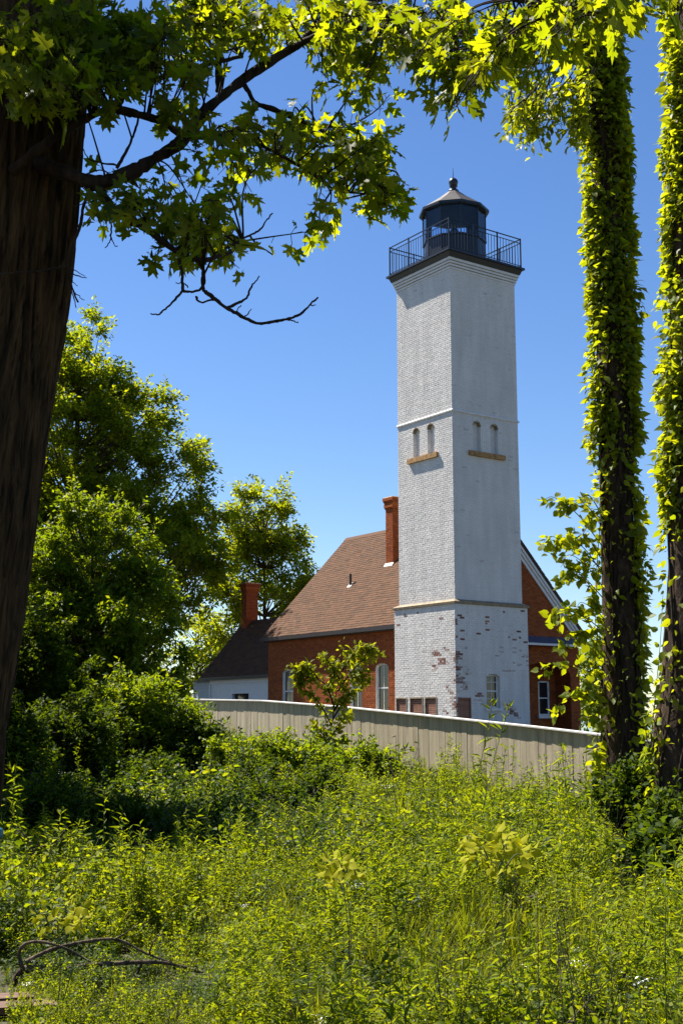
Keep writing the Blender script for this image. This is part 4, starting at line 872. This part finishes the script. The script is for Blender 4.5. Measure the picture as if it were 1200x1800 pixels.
BRN = [  # (photo polyline with distance), start radius, end radius
    ([(60, 285, 5.7), (130, 308, 5.6), (165, 318, 5.5), (205, 308, 5.5), (262, 278, 5.6), (312, 243, 5.7), (340, 205, 5.8), (372, 178, 5.9), (430, 132, 6.1), (520, 78, 6.3), (560, 38, 6.4), (640, 5, 6.6), (760, -40, 6.8)], .038, .018),
    ([(20, 300, 5.6), (90, 245, 5.5), (140, 216, 5.5), (198, 188, 5.6), (215, 168, 5.7), (265, 142, 5.9), (345, 116, 6.2), (420, 95, 6.5)], .025, .010),
    ([(198, 190, 5.6), (240, 202, 5.6), (285, 212, 5.6), (318, 234, 5.7), (380, 237, 5.8), (430, 218, 6.0), (465, 182, 6.1), (520, 205, 6.2), (590, 235, 6.4)], .022, .008),
    ([(172, 322, 5.5), (195, 362, 5.5), (225, 388, 5.5), (262, 408, 5.5), (305, 438, 5.5), (352, 456, 5.5), (395, 442, 5.6), (430, 420, 5.7)], .022, .008),
    ([(422, 138, 6.1), (440, 165, 6.1), (452, 182, 6.1), (500, 200, 6.2), (560, 225, 6.2), (620, 270, 6.3), (680, 300, 6.4)], .014, .006),
    ([(385, 160, 6.0), (383, 90, 6.0), (395, 50, 6.1), (420, 5, 6.2)], .020, .014),
    ([(500, 90, 6.3), (560, 60, 6.1), (640, 45, 6.0), (720, 52, 5.9), (785, 48, 5.8)], .020, .008),
    ([(640, 5, 6.6), (720, 30, 6.2), (800, 60, 5.9), (870, 90, 5.7)], .018, .008),
    ([(700, -40, 6.3), (820, -20, 5.6), (940, 5, 5.2), (1040, 20, 5.0), (1100, 15, 4.9)], .024, .008),
    ([(430, 240, 6.0), (480, 265, 6.0), (540, 300, 6.1), (590, 335, 6.2), (640, 340, 6.3)], .010, .005),
    ([(160, 325, 5.5), (150, 365, 5.5), (140, 405, 5.5), (122, 458, 5.5), (121, 488, 5.5), (135, 532, 5.5)], .010, .004),
    ([(120, 468, 5.45), (70, 478, 5.4), (0, 482, 5.3)], .006, .004),
    ([(312, 445, 5.5), (318, 480, 5.5), (322, 510, 5.5), (350, 508, 5.5), (361, 490, 5.5), (357, 465, 5.5)], .009, .004),
    ([(361, 512, 5.5), (385, 530, 5.5), (420, 552, 5.5), (460, 568, 5.5), (500, 563, 5.5), (525, 552, 5.5), (545, 535, 5.5), (557, 522, 5.5)], .010, .004),
    ([(322, 510, 5.5), (300, 535, 5.5), (282, 548, 5.5), (266, 549, 5.5)], .006, .003),
    ([(400, 540, 5.5), (425, 525, 5.5), (437, 505, 5.5), (450, 480, 5.5)], .007, .003),
    ([(395, 438, 5.6), (430, 420, 5.6), (455, 405, 5.6), (470, 385, 5.6), (479, 372, 5.6)], .006, .003),
    ([(440, 415, 5.6), (455, 430, 5.6), (478, 446, 5.6)], .005, .003),
    ([(357, 470, 5.5), (361, 512, 5.5)], .008, .008), ([(345, 520, 5.5), (350, 532, 5.5), (375, 530, 5.5)], .006, .004),
    ([(170, 350, 5.5), (155, 355, 5.5), (130, 368, 5.5)], .004, .002), ([(205, 290, 5.5), (160, 285, 5.5), (145, 262, 5.5)], .005, .002),
    ([(225, 312, 5.5), (245, 330, 5.5), (252, 350, 5.5)], .005, .003), ([(205, 295, 5.5), (230, 255, 5.5), (243, 208, 5.6)], .008, .005),
    ([(123, 475, 5.5), (128, 510, 5.5), (134, 545, 5.5)], .004, .002), ([(122, 474, 5.5), (136, 480, 5.5), (150, 486, 5.5)], .0025, .0015), ([(125, 490, 5.5), (133, 496, 5.5), (141, 500, 5.5)], .0025, .0015), ([(128, 512, 5.5), (138, 520, 5.5), (149, 527, 5.5)], .0025, .0015), ([(195, 390, 5.5), (192, 420, 5.5), (182, 436, 5.5)], .004, .002), ([(194, 412, 5.5), (200, 430, 5.5), (207, 431, 5.5)], .003, .0015), ([(150, 395, 5.5), (175, 360, 5.5), (205, 345, 5.5)], .003, .0015), ([(330, 505, 5.5), (322, 500, 5.5), (314, 498, 5.5)], .003, .002), ([(420, 552, 5.5), (422, 545, 5.5), (426, 540, 5.5)], .003, .002), ([(124, 480, 5.5), (150, 486, 5.5)], .003, .002), ([(505, 562, 5.5), (515, 566, 5.5), (522, 570, 5.5)], .004, .002), ([(545, 535, 5.5), (555, 536, 5.5)], .003, .002), ([(430, 555, 5.5), (440, 545, 5.5)], .003, .002)]
node_pts = []
rj = np.random.default_rng(12)
for P, r0, r1 in BRN:
    Q = curve([at(*p) for p in P], 9); n = len(Q)
    Q = Q + np.cumsum(rj.normal(0, .0016, Q.shape), 0) * (np.arange(n)[:, None] > 0)
    rad = np.linspace(r0, r1, n) * (1 + .10 * np.sin(np.arange(n) * .45) + rj.normal(0, .07, n))
    V, F = tubes([(Q - bO, rad)], 9); obj('branch', fast_mesh('branch', V, F, M['bark_twig'], True), oak)
    if r1 > .0045: node_pts.append(Q)
node_pts = np.concatenate(node_pts)
# leaf clusters: photo region, distance, number of clusters
LC_ = [(70, 60, 110, 80, 5.3, 34), (200, 60, 110, 75, 5.6, 34), (60, 130, 80, 40, 5.2, 14), (165, 120, 50, 40, 5.4, 9), (310, 45, 90, 50, 5.9, 24), (290, 115, 60, 35, 5.8, 9), (400, 40, 90, 45, 6.1, 18), (500, 45, 70, 45, 6.3, 13), (590, 40, 60, 45, 6.4, 12), (600, 120, 45, 50, 6.3, 10),
       (690, 45, 70, 50, 6.2, 16), (680, 120, 60, 55, 6.0, 12), (770, 70, 60, 60, 5.8, 17), (785, 150, 45, 50, 5.7, 10), (850, 80, 60, 70, 5.5, 16), (788, 200, 16, 18, 5.6, 2), (930, 60, 60, 60, 5.3, 13), (915, 125, 50, 35, 5.4, 6), (1000, 30, 60, 40, 5.1, 10), (1070, 20, 55, 35, 4.9, 8), (1150, 5, 30, 35, 4.8, 3),
       (300, 215, 40, 22, 5.7, 4), (385, 250, 50, 28, 5.8, 6), (470, 240, 60, 45, 6.0, 9), (540, 245, 55, 45, 6.1, 9), (600, 285, 60, 45, 6.3, 11), (655, 325, 40, 40, 6.4, 9), (645, 250, 45, 35, 6.3, 6), (695, 345, 18, 25, 6.4, 3), (560, 395, 35, 25, 6.2, 4), (440, 300, 30, 22, 6.0, 2),
       (235, 375, 50, 26, 5.5, 6), (330, 370, 55, 35, 5.6, 6), (300, 430, 35, 40, 5.5, 4), (360, 425, 45, 40, 5.6, 6), (405, 450, 28, 22, 5.6, 3), (195, 390, 18, 16, 5.5, 1), (390, 350, 30, 20, 5.7, 2), (212, 335, 8, 10, 5.5, 1), (305, 150, 20, 15, 5.7, 1)]
r = np.random.default_rng(55); tw = []; lp = []; lt = []
def add_cluster(c):
    i = int(np.argmin(np.sum((node_pts - c) ** 2, 1) + .0)); a = node_pts[i]; dv = c - a
    mid = (a + c) / 2 + np.array([0, 0, .06]) + r.normal(0, .03, 3); Q = curve([a, mid, c], 5); tw.append((Q - bO, np.linspace(.006, .0022, len(Q))))
    od = dv / max(np.linalg.norm(dv), .05)
    for _ in range(r.integers(5, 9)):
        d_ = rand_unit(1, r)[0] * .9 + od * .6 + np.array([0, 0, -.25]); d_ /= np.linalg.norm(d_); f = r.uniform(.55, 1.0)
        base_ = Q[int(f * (len(Q) - 1))]; pet = r.uniform(.03, .07); tw.append((np.stack([base_, base_ + d_ * pet]) - bO, np.array([.0018, .0014]))); lp.append(base_ + d_ * (pet + .02)); lt.append(d_ + np.array([0, 0, -.45]) + rand_unit(1, r)[0] * .3)
for x, y, rx, ry, d_, n in LC_:
    for _ in range(int(n * 1.25 + .6)):
        a_ = r.uniform(0, 6.283); q_ = math.sqrt(r.random()); add_cluster(at(x + rx * q_ * math.cos(a_), y + ry * q_ * math.sin(a_), d_ + r.normal(0, .28)))
n_view = len(lp)
# the crown goes on above the frame and shades the trunk side
for _ in range(720):
    c = np.array([r.uniform(-7.5, -2.2), r.uniform(3.6, 7.9), r.uniform(5.2, 8.6)])
    e = (c - np.array([0, 0, EYE])); up_ = -e[1] * math.sin(PITCH) + e[2] * math.cos(PITCH); fw = e[1] * math.cos(PITCH) + e[2] * math.sin(PITCH)
    if 900 - FPX * up_ / fw > -40: continue
    for _k in range(7): lp.append(c + r.normal(0, .18, 3)); lt.append(rand_unit(1, r)[0] + np.array([0, 0, -.4]))
lp = np.array(lp); lt = np.array(lt); nl_ = len(lp)
nr_ = rand_unit(nl_, r) * .85 + np.array([0, -.12, .65]); Rm = rotmats(nr_, lt); sc = .094 * r.uniform(.5, 1.3, nl_); sc[n_view:] *= 2.1
pick = r.permutation(n_view)[:1000]; pick = pick[np.argsort(-(sc[pick] / lp[pick, 1]))][:300]; rest = np.setdiff1d(np.arange(nl_), pick)
leaf_parts([fast_mesh('leaf', a, b, M['leaf_oak']) for a, b in LOB], lp[pick], Rm[pick], sc[pick], oak, bO, 300)
Vs, Fs, off = [], [], 0
for k in range(4):
    s_ = rest[rest % 4 == k]; V, F = scatter(LOB[k][0], LOB[k][1], lp[s_] - bO, Rm[s_], sc[s_]); Vs.append(V); Fs.append(F + off); off += len(V)
o = obj('foliage', fast_mesh('foliage', np.concatenate(Vs), np.concatenate(Fs), M['leaf_oak']), oak); o['kind'] = 'stuff'
V, F = tubes(tw, 4); obj('twigs', fast_mesh('twigs', V, F, M['bark_twig'], True), oak)

# ------------------------------------------------------------------ meadow of weeds
plants = bpy.data.collections.new('weed_kinds')
def plant_mesh(name, parts, stems, leafmat):
    """parts: list of (template, pos, Rm, sc)"""
    Vs, Fs, off = [], [], 0
    for T, pos, Rm, sc in parts:
        V, F = scatter(T[0], T[1], pos, Rm, sc); Vs.append(V); Fs.append(F + off); off += len(V)
    me_v = np.concatenate(Vs); me_f = np.concatenate(Fs); nf = len(me_f)
    V, F = tubes(stems, 3); F3 = np.concatenate([F[:, [0, 1, 2]], F[:, [0, 2, 3]]]) + off
    me = fast_mesh(name, np.concatenate([me_v, V]), np.concatenate([me_f, F3]), leafmat); me.materials.append(M['weed_stem'])
    mi = np.zeros(nf + len(F3), np.int32); mi[nf:] = 1; me.polygons.foreach_set('material_index', mi); return me
r = np.random.default_rng(77); kinds = []
def forb(h, nst, lsize, T, mat, per, up, wide):
    stems, P_, t_, n_ = [], [], [], []
    for s in range(nst):
        b = np.append(r.normal(0, .05, 2), 0); lean_ = np.append(r.normal(0, .13 * wide, 2), 1) * h * r.uniform(.7, 1.05)
        Q = curve([b, b + lean_ * .5 + np.append(r.normal(0, .02, 2), 0), b + lean_], 5); stems.append((Q, np.linspace(.0035, .0015, len(Q))))
        k = int(per); f = np.linspace(.18, 1, k); a_ = np.arange(k) * 2.4 + r.uniform(0, 6)
        i = np.minimum((f * (len(Q) - 1)).astype(int), len(Q) - 2); g = (f * (len(Q) - 1) - i)[:, None]; p = Q[i] * (1 - g) + Q[i + 1] * g
        o_ = np.stack([np.cos(a_), np.sin(a_), 0 * a_], 1); t = o_ + np.array([0, 0, 1.0]) * (up + r.normal(0, .45, (k, 1))) + rand_unit(k, r) * .4
        P_.append(p); t_.append(t); n_.append(np.array([0, 0, .75]) - o_ * up * .6 + rand_unit(k, r) * .85)
    P_, t_, n_ = map(np.concatenate, (P_, t_, n_)); s_ = lsize * r.uniform(.65, 1.2, len(P_))
    return [(T, P_, rotmats(n_, t_), s_)], stems, mat
DI, NA, OV, CO = (DIA_V, DIA_F), (NAR_V, NAR_F), (OV_V, OV_F), (CORD_V, CORD_F)
BL_V = np.array([(-.02, 0, 0), (.02, 0, 0), (.016, .5, .0), (-.016, .5, 0), (0, 1, -.18)]); BL = (BL_V, np.array([(0, 1, 2), (0, 2, 3), (3, 2, 4)]))
spec = [(.72, 4, .085, NA, 'weed_a', 34, .45, 1), (.62, 5, .075, NA, 'weed_a', 30, .5, 1.2), (.80, 3, .095, NA, 'weed_a', 38, .35, .8), (.55, 5, .07, NA, 'weed_a', 26, .5, 1.3),
        (.42, 6, .060, OV, 'weed_b', 12, .25, 2.2), (.34, 6, .070, CO, 'weed_b', 9, .3, 2.6), (.50, 5, .062, OV, 'weed_b', 14, .3, 1.8), (.30, 7, .055, DI, 'weed_b', 12, .3, 2.8),
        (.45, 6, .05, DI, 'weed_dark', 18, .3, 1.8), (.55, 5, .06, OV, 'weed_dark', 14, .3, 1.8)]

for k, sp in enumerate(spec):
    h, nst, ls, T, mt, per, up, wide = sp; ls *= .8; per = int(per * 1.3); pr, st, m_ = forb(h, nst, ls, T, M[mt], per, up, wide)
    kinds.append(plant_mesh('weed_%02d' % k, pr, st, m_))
for k in range(3):                                           # grass tufts
    n = 34; b = np.append(r.normal(0, .04, (n, 2)), np.zeros((n, 1)), 1); a_ = r.uniform(0, 6.28, n); o_ = np.stack([np.cos(a_), np.sin(a_), 0 * a_], 1)
    t = o_ * r.uniform(.15, .6, (n, 1)) + np.array([0, 0, 1.0]); nn = o_ * -1 + np.array([0, 0, .3]) + rand_unit(n, r) * .3
    kinds.append(plant_mesh('weed_%02d' % (10 + k), [(BL, b, rotmats(nn, t), r.uniform(.28, .55, n))], [(np.array([(0, 0, 0), (0.02, 0, .3)]), np.array([.002, .001]))], M['weed_c']))
for k in range(2):                                           # tall thin stalks
    pr, st_, m_ = forb(1.05 + .1 * k, 2, .075, NA, M['weed_a'], 40, .6, .5); kinds.append(plant_mesh('weed_%02d' % (13 + k), pr, st_, m_))
n = 26; b = np.append(r.normal(0, .05, (n, 2)), r.normal(.55, .015, (n, 1)), 1); a_ = r.uniform(0, 6.28, n)   # white umbels
kinds.append(plant_mesh('weed_15', [(DI, b, rotmats(np.array([0, 0, 1.0]) + rand_unit(n, r) * .5, rand_unit(n, r)), r.uniform(.014, .026, n))], [(np.array([(0, 0, 0), q]), np.array([.002, .001])) for q in b[:8]], M['petal']))
qs = [(np.array([(0, 0, 0), r.normal(0, .08, 3) + np.array([0, 0, .35]), r.normal(0, .16, 3) + np.array([0, 0, .75])]), np.array([.004, .003, .0015])) for _ in range(5)]   # dry stalks
n = 14; b = np.concatenate([q[0][1:] for q in qs])[:10]
kinds.append(plant_mesh('weed_16', [(NA, b, rotmats(rand_unit(10, r), rand_unit(10, r)), r.uniform(.03, .06, 10))], qs, M['dead_wood'])); kinds[-1].materials[1] = M['dead_wood']
for k, (mt, T, ls, n) in enumerate((('weed_b', OV, .050, 330), ('weed_dark', OV, .050, 330), ('weed_b', DI, .045, 420))):    # low leafy mounds
    d = rand_unit(n, r); d[:, 2] = np.abs(d[:, 2]); rad_ = r.uniform(.72, 1.06, n) * (1 + .18 * np.sin(d[:, 0] * 7 + k) * np.sin(d[:, 1] * 6)); p = d * rad_[:, None] * np.array([.38, .38, .46])
    kinds.append(plant_mesh('weed_%02d' % (17 + k), [(T, p, rotmats(d * .5 + np.array([0, 0, .6]) + rand_unit(n, r) * .6, d + rand_unit(n, r) * .8 + np.array([0, 0, -.2])), ls * r.uniform(.6, 1.3, n))],
                            [(np.stack([np.zeros(3), q * .6, q]), np.array([.004, .003, .0015])) for q in p[:26]], M[mt]))
for me in kinds:
    o = bpy.data.objects.new(me.name, me); plants.objects.link(o)
# where they grow: thinner and larger with distance
pts, rot, scl, idx = [], [], [], []
r = np.random.default_rng(101)
def patch(n, y0, y1, gain):
    y = np.sqrt(r.uniform(y0 ** 2, y1 ** 2, n)); x = y * r.uniform(-.345, .345, n)
    t = (x - FX) * -sP + (y - FY) * cP; p = (x - FX) * cP + (y - FY) * sP; ok = p < -.12; hole = np.sin(x * 2.7 + 1.7 * np.sin(y * 1.9)) * np.sin(y * 2.3 + 1.3 * np.sin(x * 2.2)); ok &= (hole < .62) | (r.random(n) < .25)
    x, y = x[ok], y[ok]; n = len(x); w_ = np.sin(x * .9 + 1.0) * np.sin(y * .55) + .5 * np.sin(x * 2.1 - y * 1.3); px = 600 + FPX * x / y
    q = r.random(n); k = np.where(q < .55, r.integers(0, 4, n), np.where(q < .86, r.integers(4, 8, n), np.where(q < .93, r.integers(8, 10, n), r.integers(10, 13, n))))
    lowl = (px < 420) & (y < 9.2); k = np.where(lowl & (q < .7), r.integers(4, 8, n), k)
    shade = ((px < 470) & (y > 12.6)) | ((px > 1060) & (y > 10.3)); k = np.where(shade & (r.random(n) < .85), r.integers(8, 10, n), k)  # darker leaved kinds chosen here, shade put into the weed colour
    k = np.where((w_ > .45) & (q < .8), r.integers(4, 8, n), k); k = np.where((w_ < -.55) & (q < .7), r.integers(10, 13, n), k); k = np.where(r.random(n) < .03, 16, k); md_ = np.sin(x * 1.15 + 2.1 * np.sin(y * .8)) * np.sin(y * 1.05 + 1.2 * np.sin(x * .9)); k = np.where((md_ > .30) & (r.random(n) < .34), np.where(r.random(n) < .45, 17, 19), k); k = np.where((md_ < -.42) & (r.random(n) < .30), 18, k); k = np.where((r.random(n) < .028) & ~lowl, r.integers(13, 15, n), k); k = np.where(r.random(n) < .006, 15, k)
    gloom = (px > 180) & (px < 590) & (y > 12.5) & (y < 21); k = np.where(gloom & (r.random(n) < .7), r.integers(8, 10, n), k)  # dark kinds again paint the shade below thicket and sapling
    s = gain * np.clip(r.lognormal(-.12, .30, n), .45, np.where(y < 9, 1.35, 1.75)) * (1 + .25 * w_); s = np.where(lowl, s * .75, s); s = np.where((px < 560) & (px > 150) & (y < 12) & ~lowl, s * .8, s)
    near = np.abs(px - 180) < 230; s = np.where(near & (y < 8.6), s * .62, s); s = np.where((px > 1060) & (y > 10.5), s * .7, s); s = np.where((px < 60) & (y < 8.7), s * .40, s)
    pts.append(np.stack([x, y, terrain(x, y)], 1)); rot.append(np.stack([r.normal(0, .1, n), r.normal(0, .1, n), r.uniform(0, 6.28, n)], 1)); scl.append(s); idx.append(k)
patch(3600, 4.8, 8, .60); patch(7600, 8, 14, .72); patch(6200, 14, 22, .90); patch(4300, 22, 37, .74)
pts, rot, scl, idx = map(np.concatenate, (pts, rot, scl, idx))
me = bpy.data.meshes.new('meadow'); me.vertices.add(len(pts)); me.vertices.foreach_set('co', pts.astype(np.float32).ravel())
a = me.attributes.new('rot', 'FLOAT_VECTOR', 'POINT'); a.data.foreach_set('vector', rot.astype(np.float32).ravel())
a = me.attributes.new('scl', 'FLOAT', 'POINT'); a.data.foreach_set('value', scl.astype(np.float32))
a = me.attributes.new('idx', 'INT', 'POINT'); a.data.foreach_set('value', idx.astype(np.int32))
mo = obj('meadow', me); mo['kind'] = 'stuff'; mo['label'] = 'dense sunlit weeds and wildflowers covering the slope'
ng = bpy.data.node_groups.new('weeds', 'GeometryNodeTree')
ng.interface.new_socket('Geometry', in_out='INPUT', socket_type='NodeSocketGeometry'); ng.interface.new_socket('Geometry', in_out='OUTPUT', socket_type='NodeSocketGeometry')
gi, go = ng.nodes.new('NodeGroupInput'), ng.nodes.new('NodeGroupOutput'); ip = ng.nodes.new('GeometryNodeInstanceOnPoints'); ci = ng.nodes.new('GeometryNodeCollectionInfo')
ci.inputs['Collection'].default_value = plants; ci.inputs['Separate Children'].default_value = True; ci.inputs['Reset Children'].default_value = True
def nattr(nm, ty):
    n = ng.nodes.new('GeometryNodeInputNamedAttribute'); n.data_type = ty; n.inputs['Name'].default_value = nm
    return next(s for s in n.outputs if s.name == 'Attribute' and s.enabled)
ip.inputs['Pick Instance'].default_value = True
ng.links.new(gi.outputs[0], ip.inputs['Points']); ng.links.new(ci.outputs[0], ip.inputs['Instance']); ng.links.new(nattr('idx', 'INT'), ip.inputs['Instance Index'])
ng.links.new(nattr('rot', 'FLOAT_VECTOR'), ip.inputs['Rotation']); ng.links.new(nattr('scl', 'FLOAT'), ip.inputs['Scale']); ng.links.new(ip.outputs[0], go.inputs[0])
md = mo.modifiers.new('weeds', 'NODES'); md.node_group = ng

# ------------------------------------------------------------------ small things in the weeds
def seedling(label, x, y, d_, n, spread, lsize, seed):
    b = ground_at(x, d_); root = thing('seedling', label, 'plant', b, 0, 'yellow seedlings'); rr_ = np.random.default_rng(seed); st = []
    for k in range(n):
        dx, dy = rr_.uniform(-1, 1) * spread[0], rr_.uniform(-1, 1) * spread[1]; dd_ = d_ + rr_.normal(0, .15)
        tp = at(x + dx, y + dy, dd_); mid = at(x + dx * .55 + rr_.normal(0, 8), y + dy + 22, dd_); st.append([mid, (mid + tp) / 2 + np.array([0, 0, .03]), tp])
    sprays(root, b, st, (OV_V * np.array([1.35, 1, 1]), OV_F), lsize, M['leaf_yellow'], seed, 8, M['weed_stem'], 'foliage', .003, 400, face=.30, tumble=.45)
    V, F = tubes([(np.stack([b, (b + q[0]) / 2 + np.array([.02, 0, .04]), q[0]]) - b, np.array([.004, .003, .002])) for q in st[:2]], 5); o = obj('stalk', fast_mesh('stalk', V, F, M['weed_stem'], True), root); o['kind'] = 'stuff'
seedling('yellow broad leaved seedling in the weeds left of the right trunks', 866, 1500, 7.5, 18, (55, 34), .075, 201)
seedling('small yellow seedling in the middle of the weeds', 612, 1525, 7.3, 10, (40, 26), .064, 202)
seedling('yellow seedling low near the left, by the fallen branch', 118, 1608, 6.9, 8, (48, 16), .05, 203)
# fallen branch
DFB = 7.9
fb = thing('fallen_branch', 'bent dead branch lying across the weeds at lower left', 'branch', at(40, 1735, DFB))
b0 = np.array(fb.location)
for P, r0, r1 in (([(20, 1745, 7.8), (40, 1706, 7.85), (120, 1702, 7.9), (180, 1696, 7.95), (250, 1692, 8.0), (300, 1695, 8.05), (360, 1712, 8.1)], .030, .012),
                  ([(38, 1700, 7.85), (34, 1675, 7.85), (45, 1660, 7.85), (70, 1656, 7.85), (105, 1664, 7.85), (135, 1678, 7.9), (160, 1692, 7.9)], .017, .008),
                  ([(45, 1692, 7.85), (75, 1676, 7.9), (110, 1664, 7.95), (150, 1656, 8.0), (195, 1651, 8.0), (225, 1660, 8.05), (260, 1678, 8.05), (305, 1694, 8.05)], .018, .008),
                  ([(250, 1694, 8.0), (238, 1715, 8.0), (222, 1736, 7.95)], .012, .004), ([(262, 1678, 8.05), (270, 1655, 8.05), (288, 1640, 8.1)], .008, .003), ([(200, 1652, 8.0), (222, 1640, 8.0), (242, 1624, 8.0)], .006, .003),
                  ([(330, 1702, 8.1), (345, 1680, 8.1)], .006, .003)):
    Q = curve([at(*p) for p in P], 8); n = len(Q); V, F = tubes([(Q - b0, np.linspace(r0, r1, n) * .78 * (1 + .12 * np.sin(np.arange(n) * .5 + r0 * 90) + rj.normal(0, .05, n)))], 8); obj('branch', fast_mesh('branch', V, F, M['dead_wood'], True), fb)
dt = thing('dead_twigs', 'pale dead twigs sticking up beside the blue capped post', 'branch', ground_at(30, 10.5)); b0 = np.array(dt.location)
for P in ([(5, 1560, 10.5), (25, 1530, 10.5), (55, 1505, 10.6), (75, 1465, 10.6)], [(70, 1490, 10.6), (95, 1480, 10.6), (118, 1455, 10.7)], [(75, 1520, 10.6), (95, 1490, 10.6), (112, 1473, 10.6)], [(0, 1548, 10.4), (30, 1540, 10.5), (60, 1520, 10.5)], [(60, 1500, 10.6), (45, 1470, 10.6), (20, 1455, 10.6)], [(40, 1530, 10.5), (50, 1640, 10.3)]):
    Q = curve([at(*p) for p in P], 7); V, F = tubes([(Q - b0, np.linspace(.007, .003, len(Q)))], 5); obj('twig', fast_mesh('twig', V, F, M['dead_wood'], True), dt)
# post with teal cap
DP = 8.5; pb = ground_at(-1, DP); pz = at(0, 1462, DP)[2] - pb[2]
po = thing('marker_post', 'short dark metal post with teal cap at the left edge', 'post', pb)
m = MB(); m.lathe([(.045, -.2), (.045, pz - .03)], 16); m.build('post_shaft', plain('dark_green_post', (.03, .035, .02), .5, .3, 9), po, True)
m = MB(); m.lathe([(.056, pz - .045), (.060, pz - .03), (.060, pz + .005), (.045, pz + .022), (.01, pz + .03)], 20); m.build('cap', plain('teal_paint', (.03, .14, .20), .4, .15, 9), po, True)
# weathered board in the grass
bp = at(50, 1762, 7.1)
bd = thing('old_board', 'broken weathered reddish board half buried at lower left', 'board', (bp[0], bp[1], gz(bp[0], bp[1]) - .10), .25)
wm = plain('weathered_red_wood', (.12, .07, .05), .9, .4, 5, bump=.5, stretch=(1, 8, 1))
for k, (x0, x1, y0, y1, z_) in enumerate(((-.30, .16, -.12, .0, .13), (-.34, .03, .008, .11, .15))):
    m = MB(); m.add([(x0, y0, z_), (x1, y0 + .02, z_), (x1 - .04, y1, z_ + .01), (x0, y1, z_ + .01), (x0, y0, z_ + .035), (x1, y0 + .02, z_ + .035), (x1 - .04, y1, z_ + .045), (x0, y1, z_ + .045)],
          [(0, 3, 2, 1), (4, 5, 6, 7), (0, 1, 5, 4), (1, 2, 6, 5), (2, 3, 7, 6), (3, 0, 4, 7)]); m.build('plank', wm, bd)
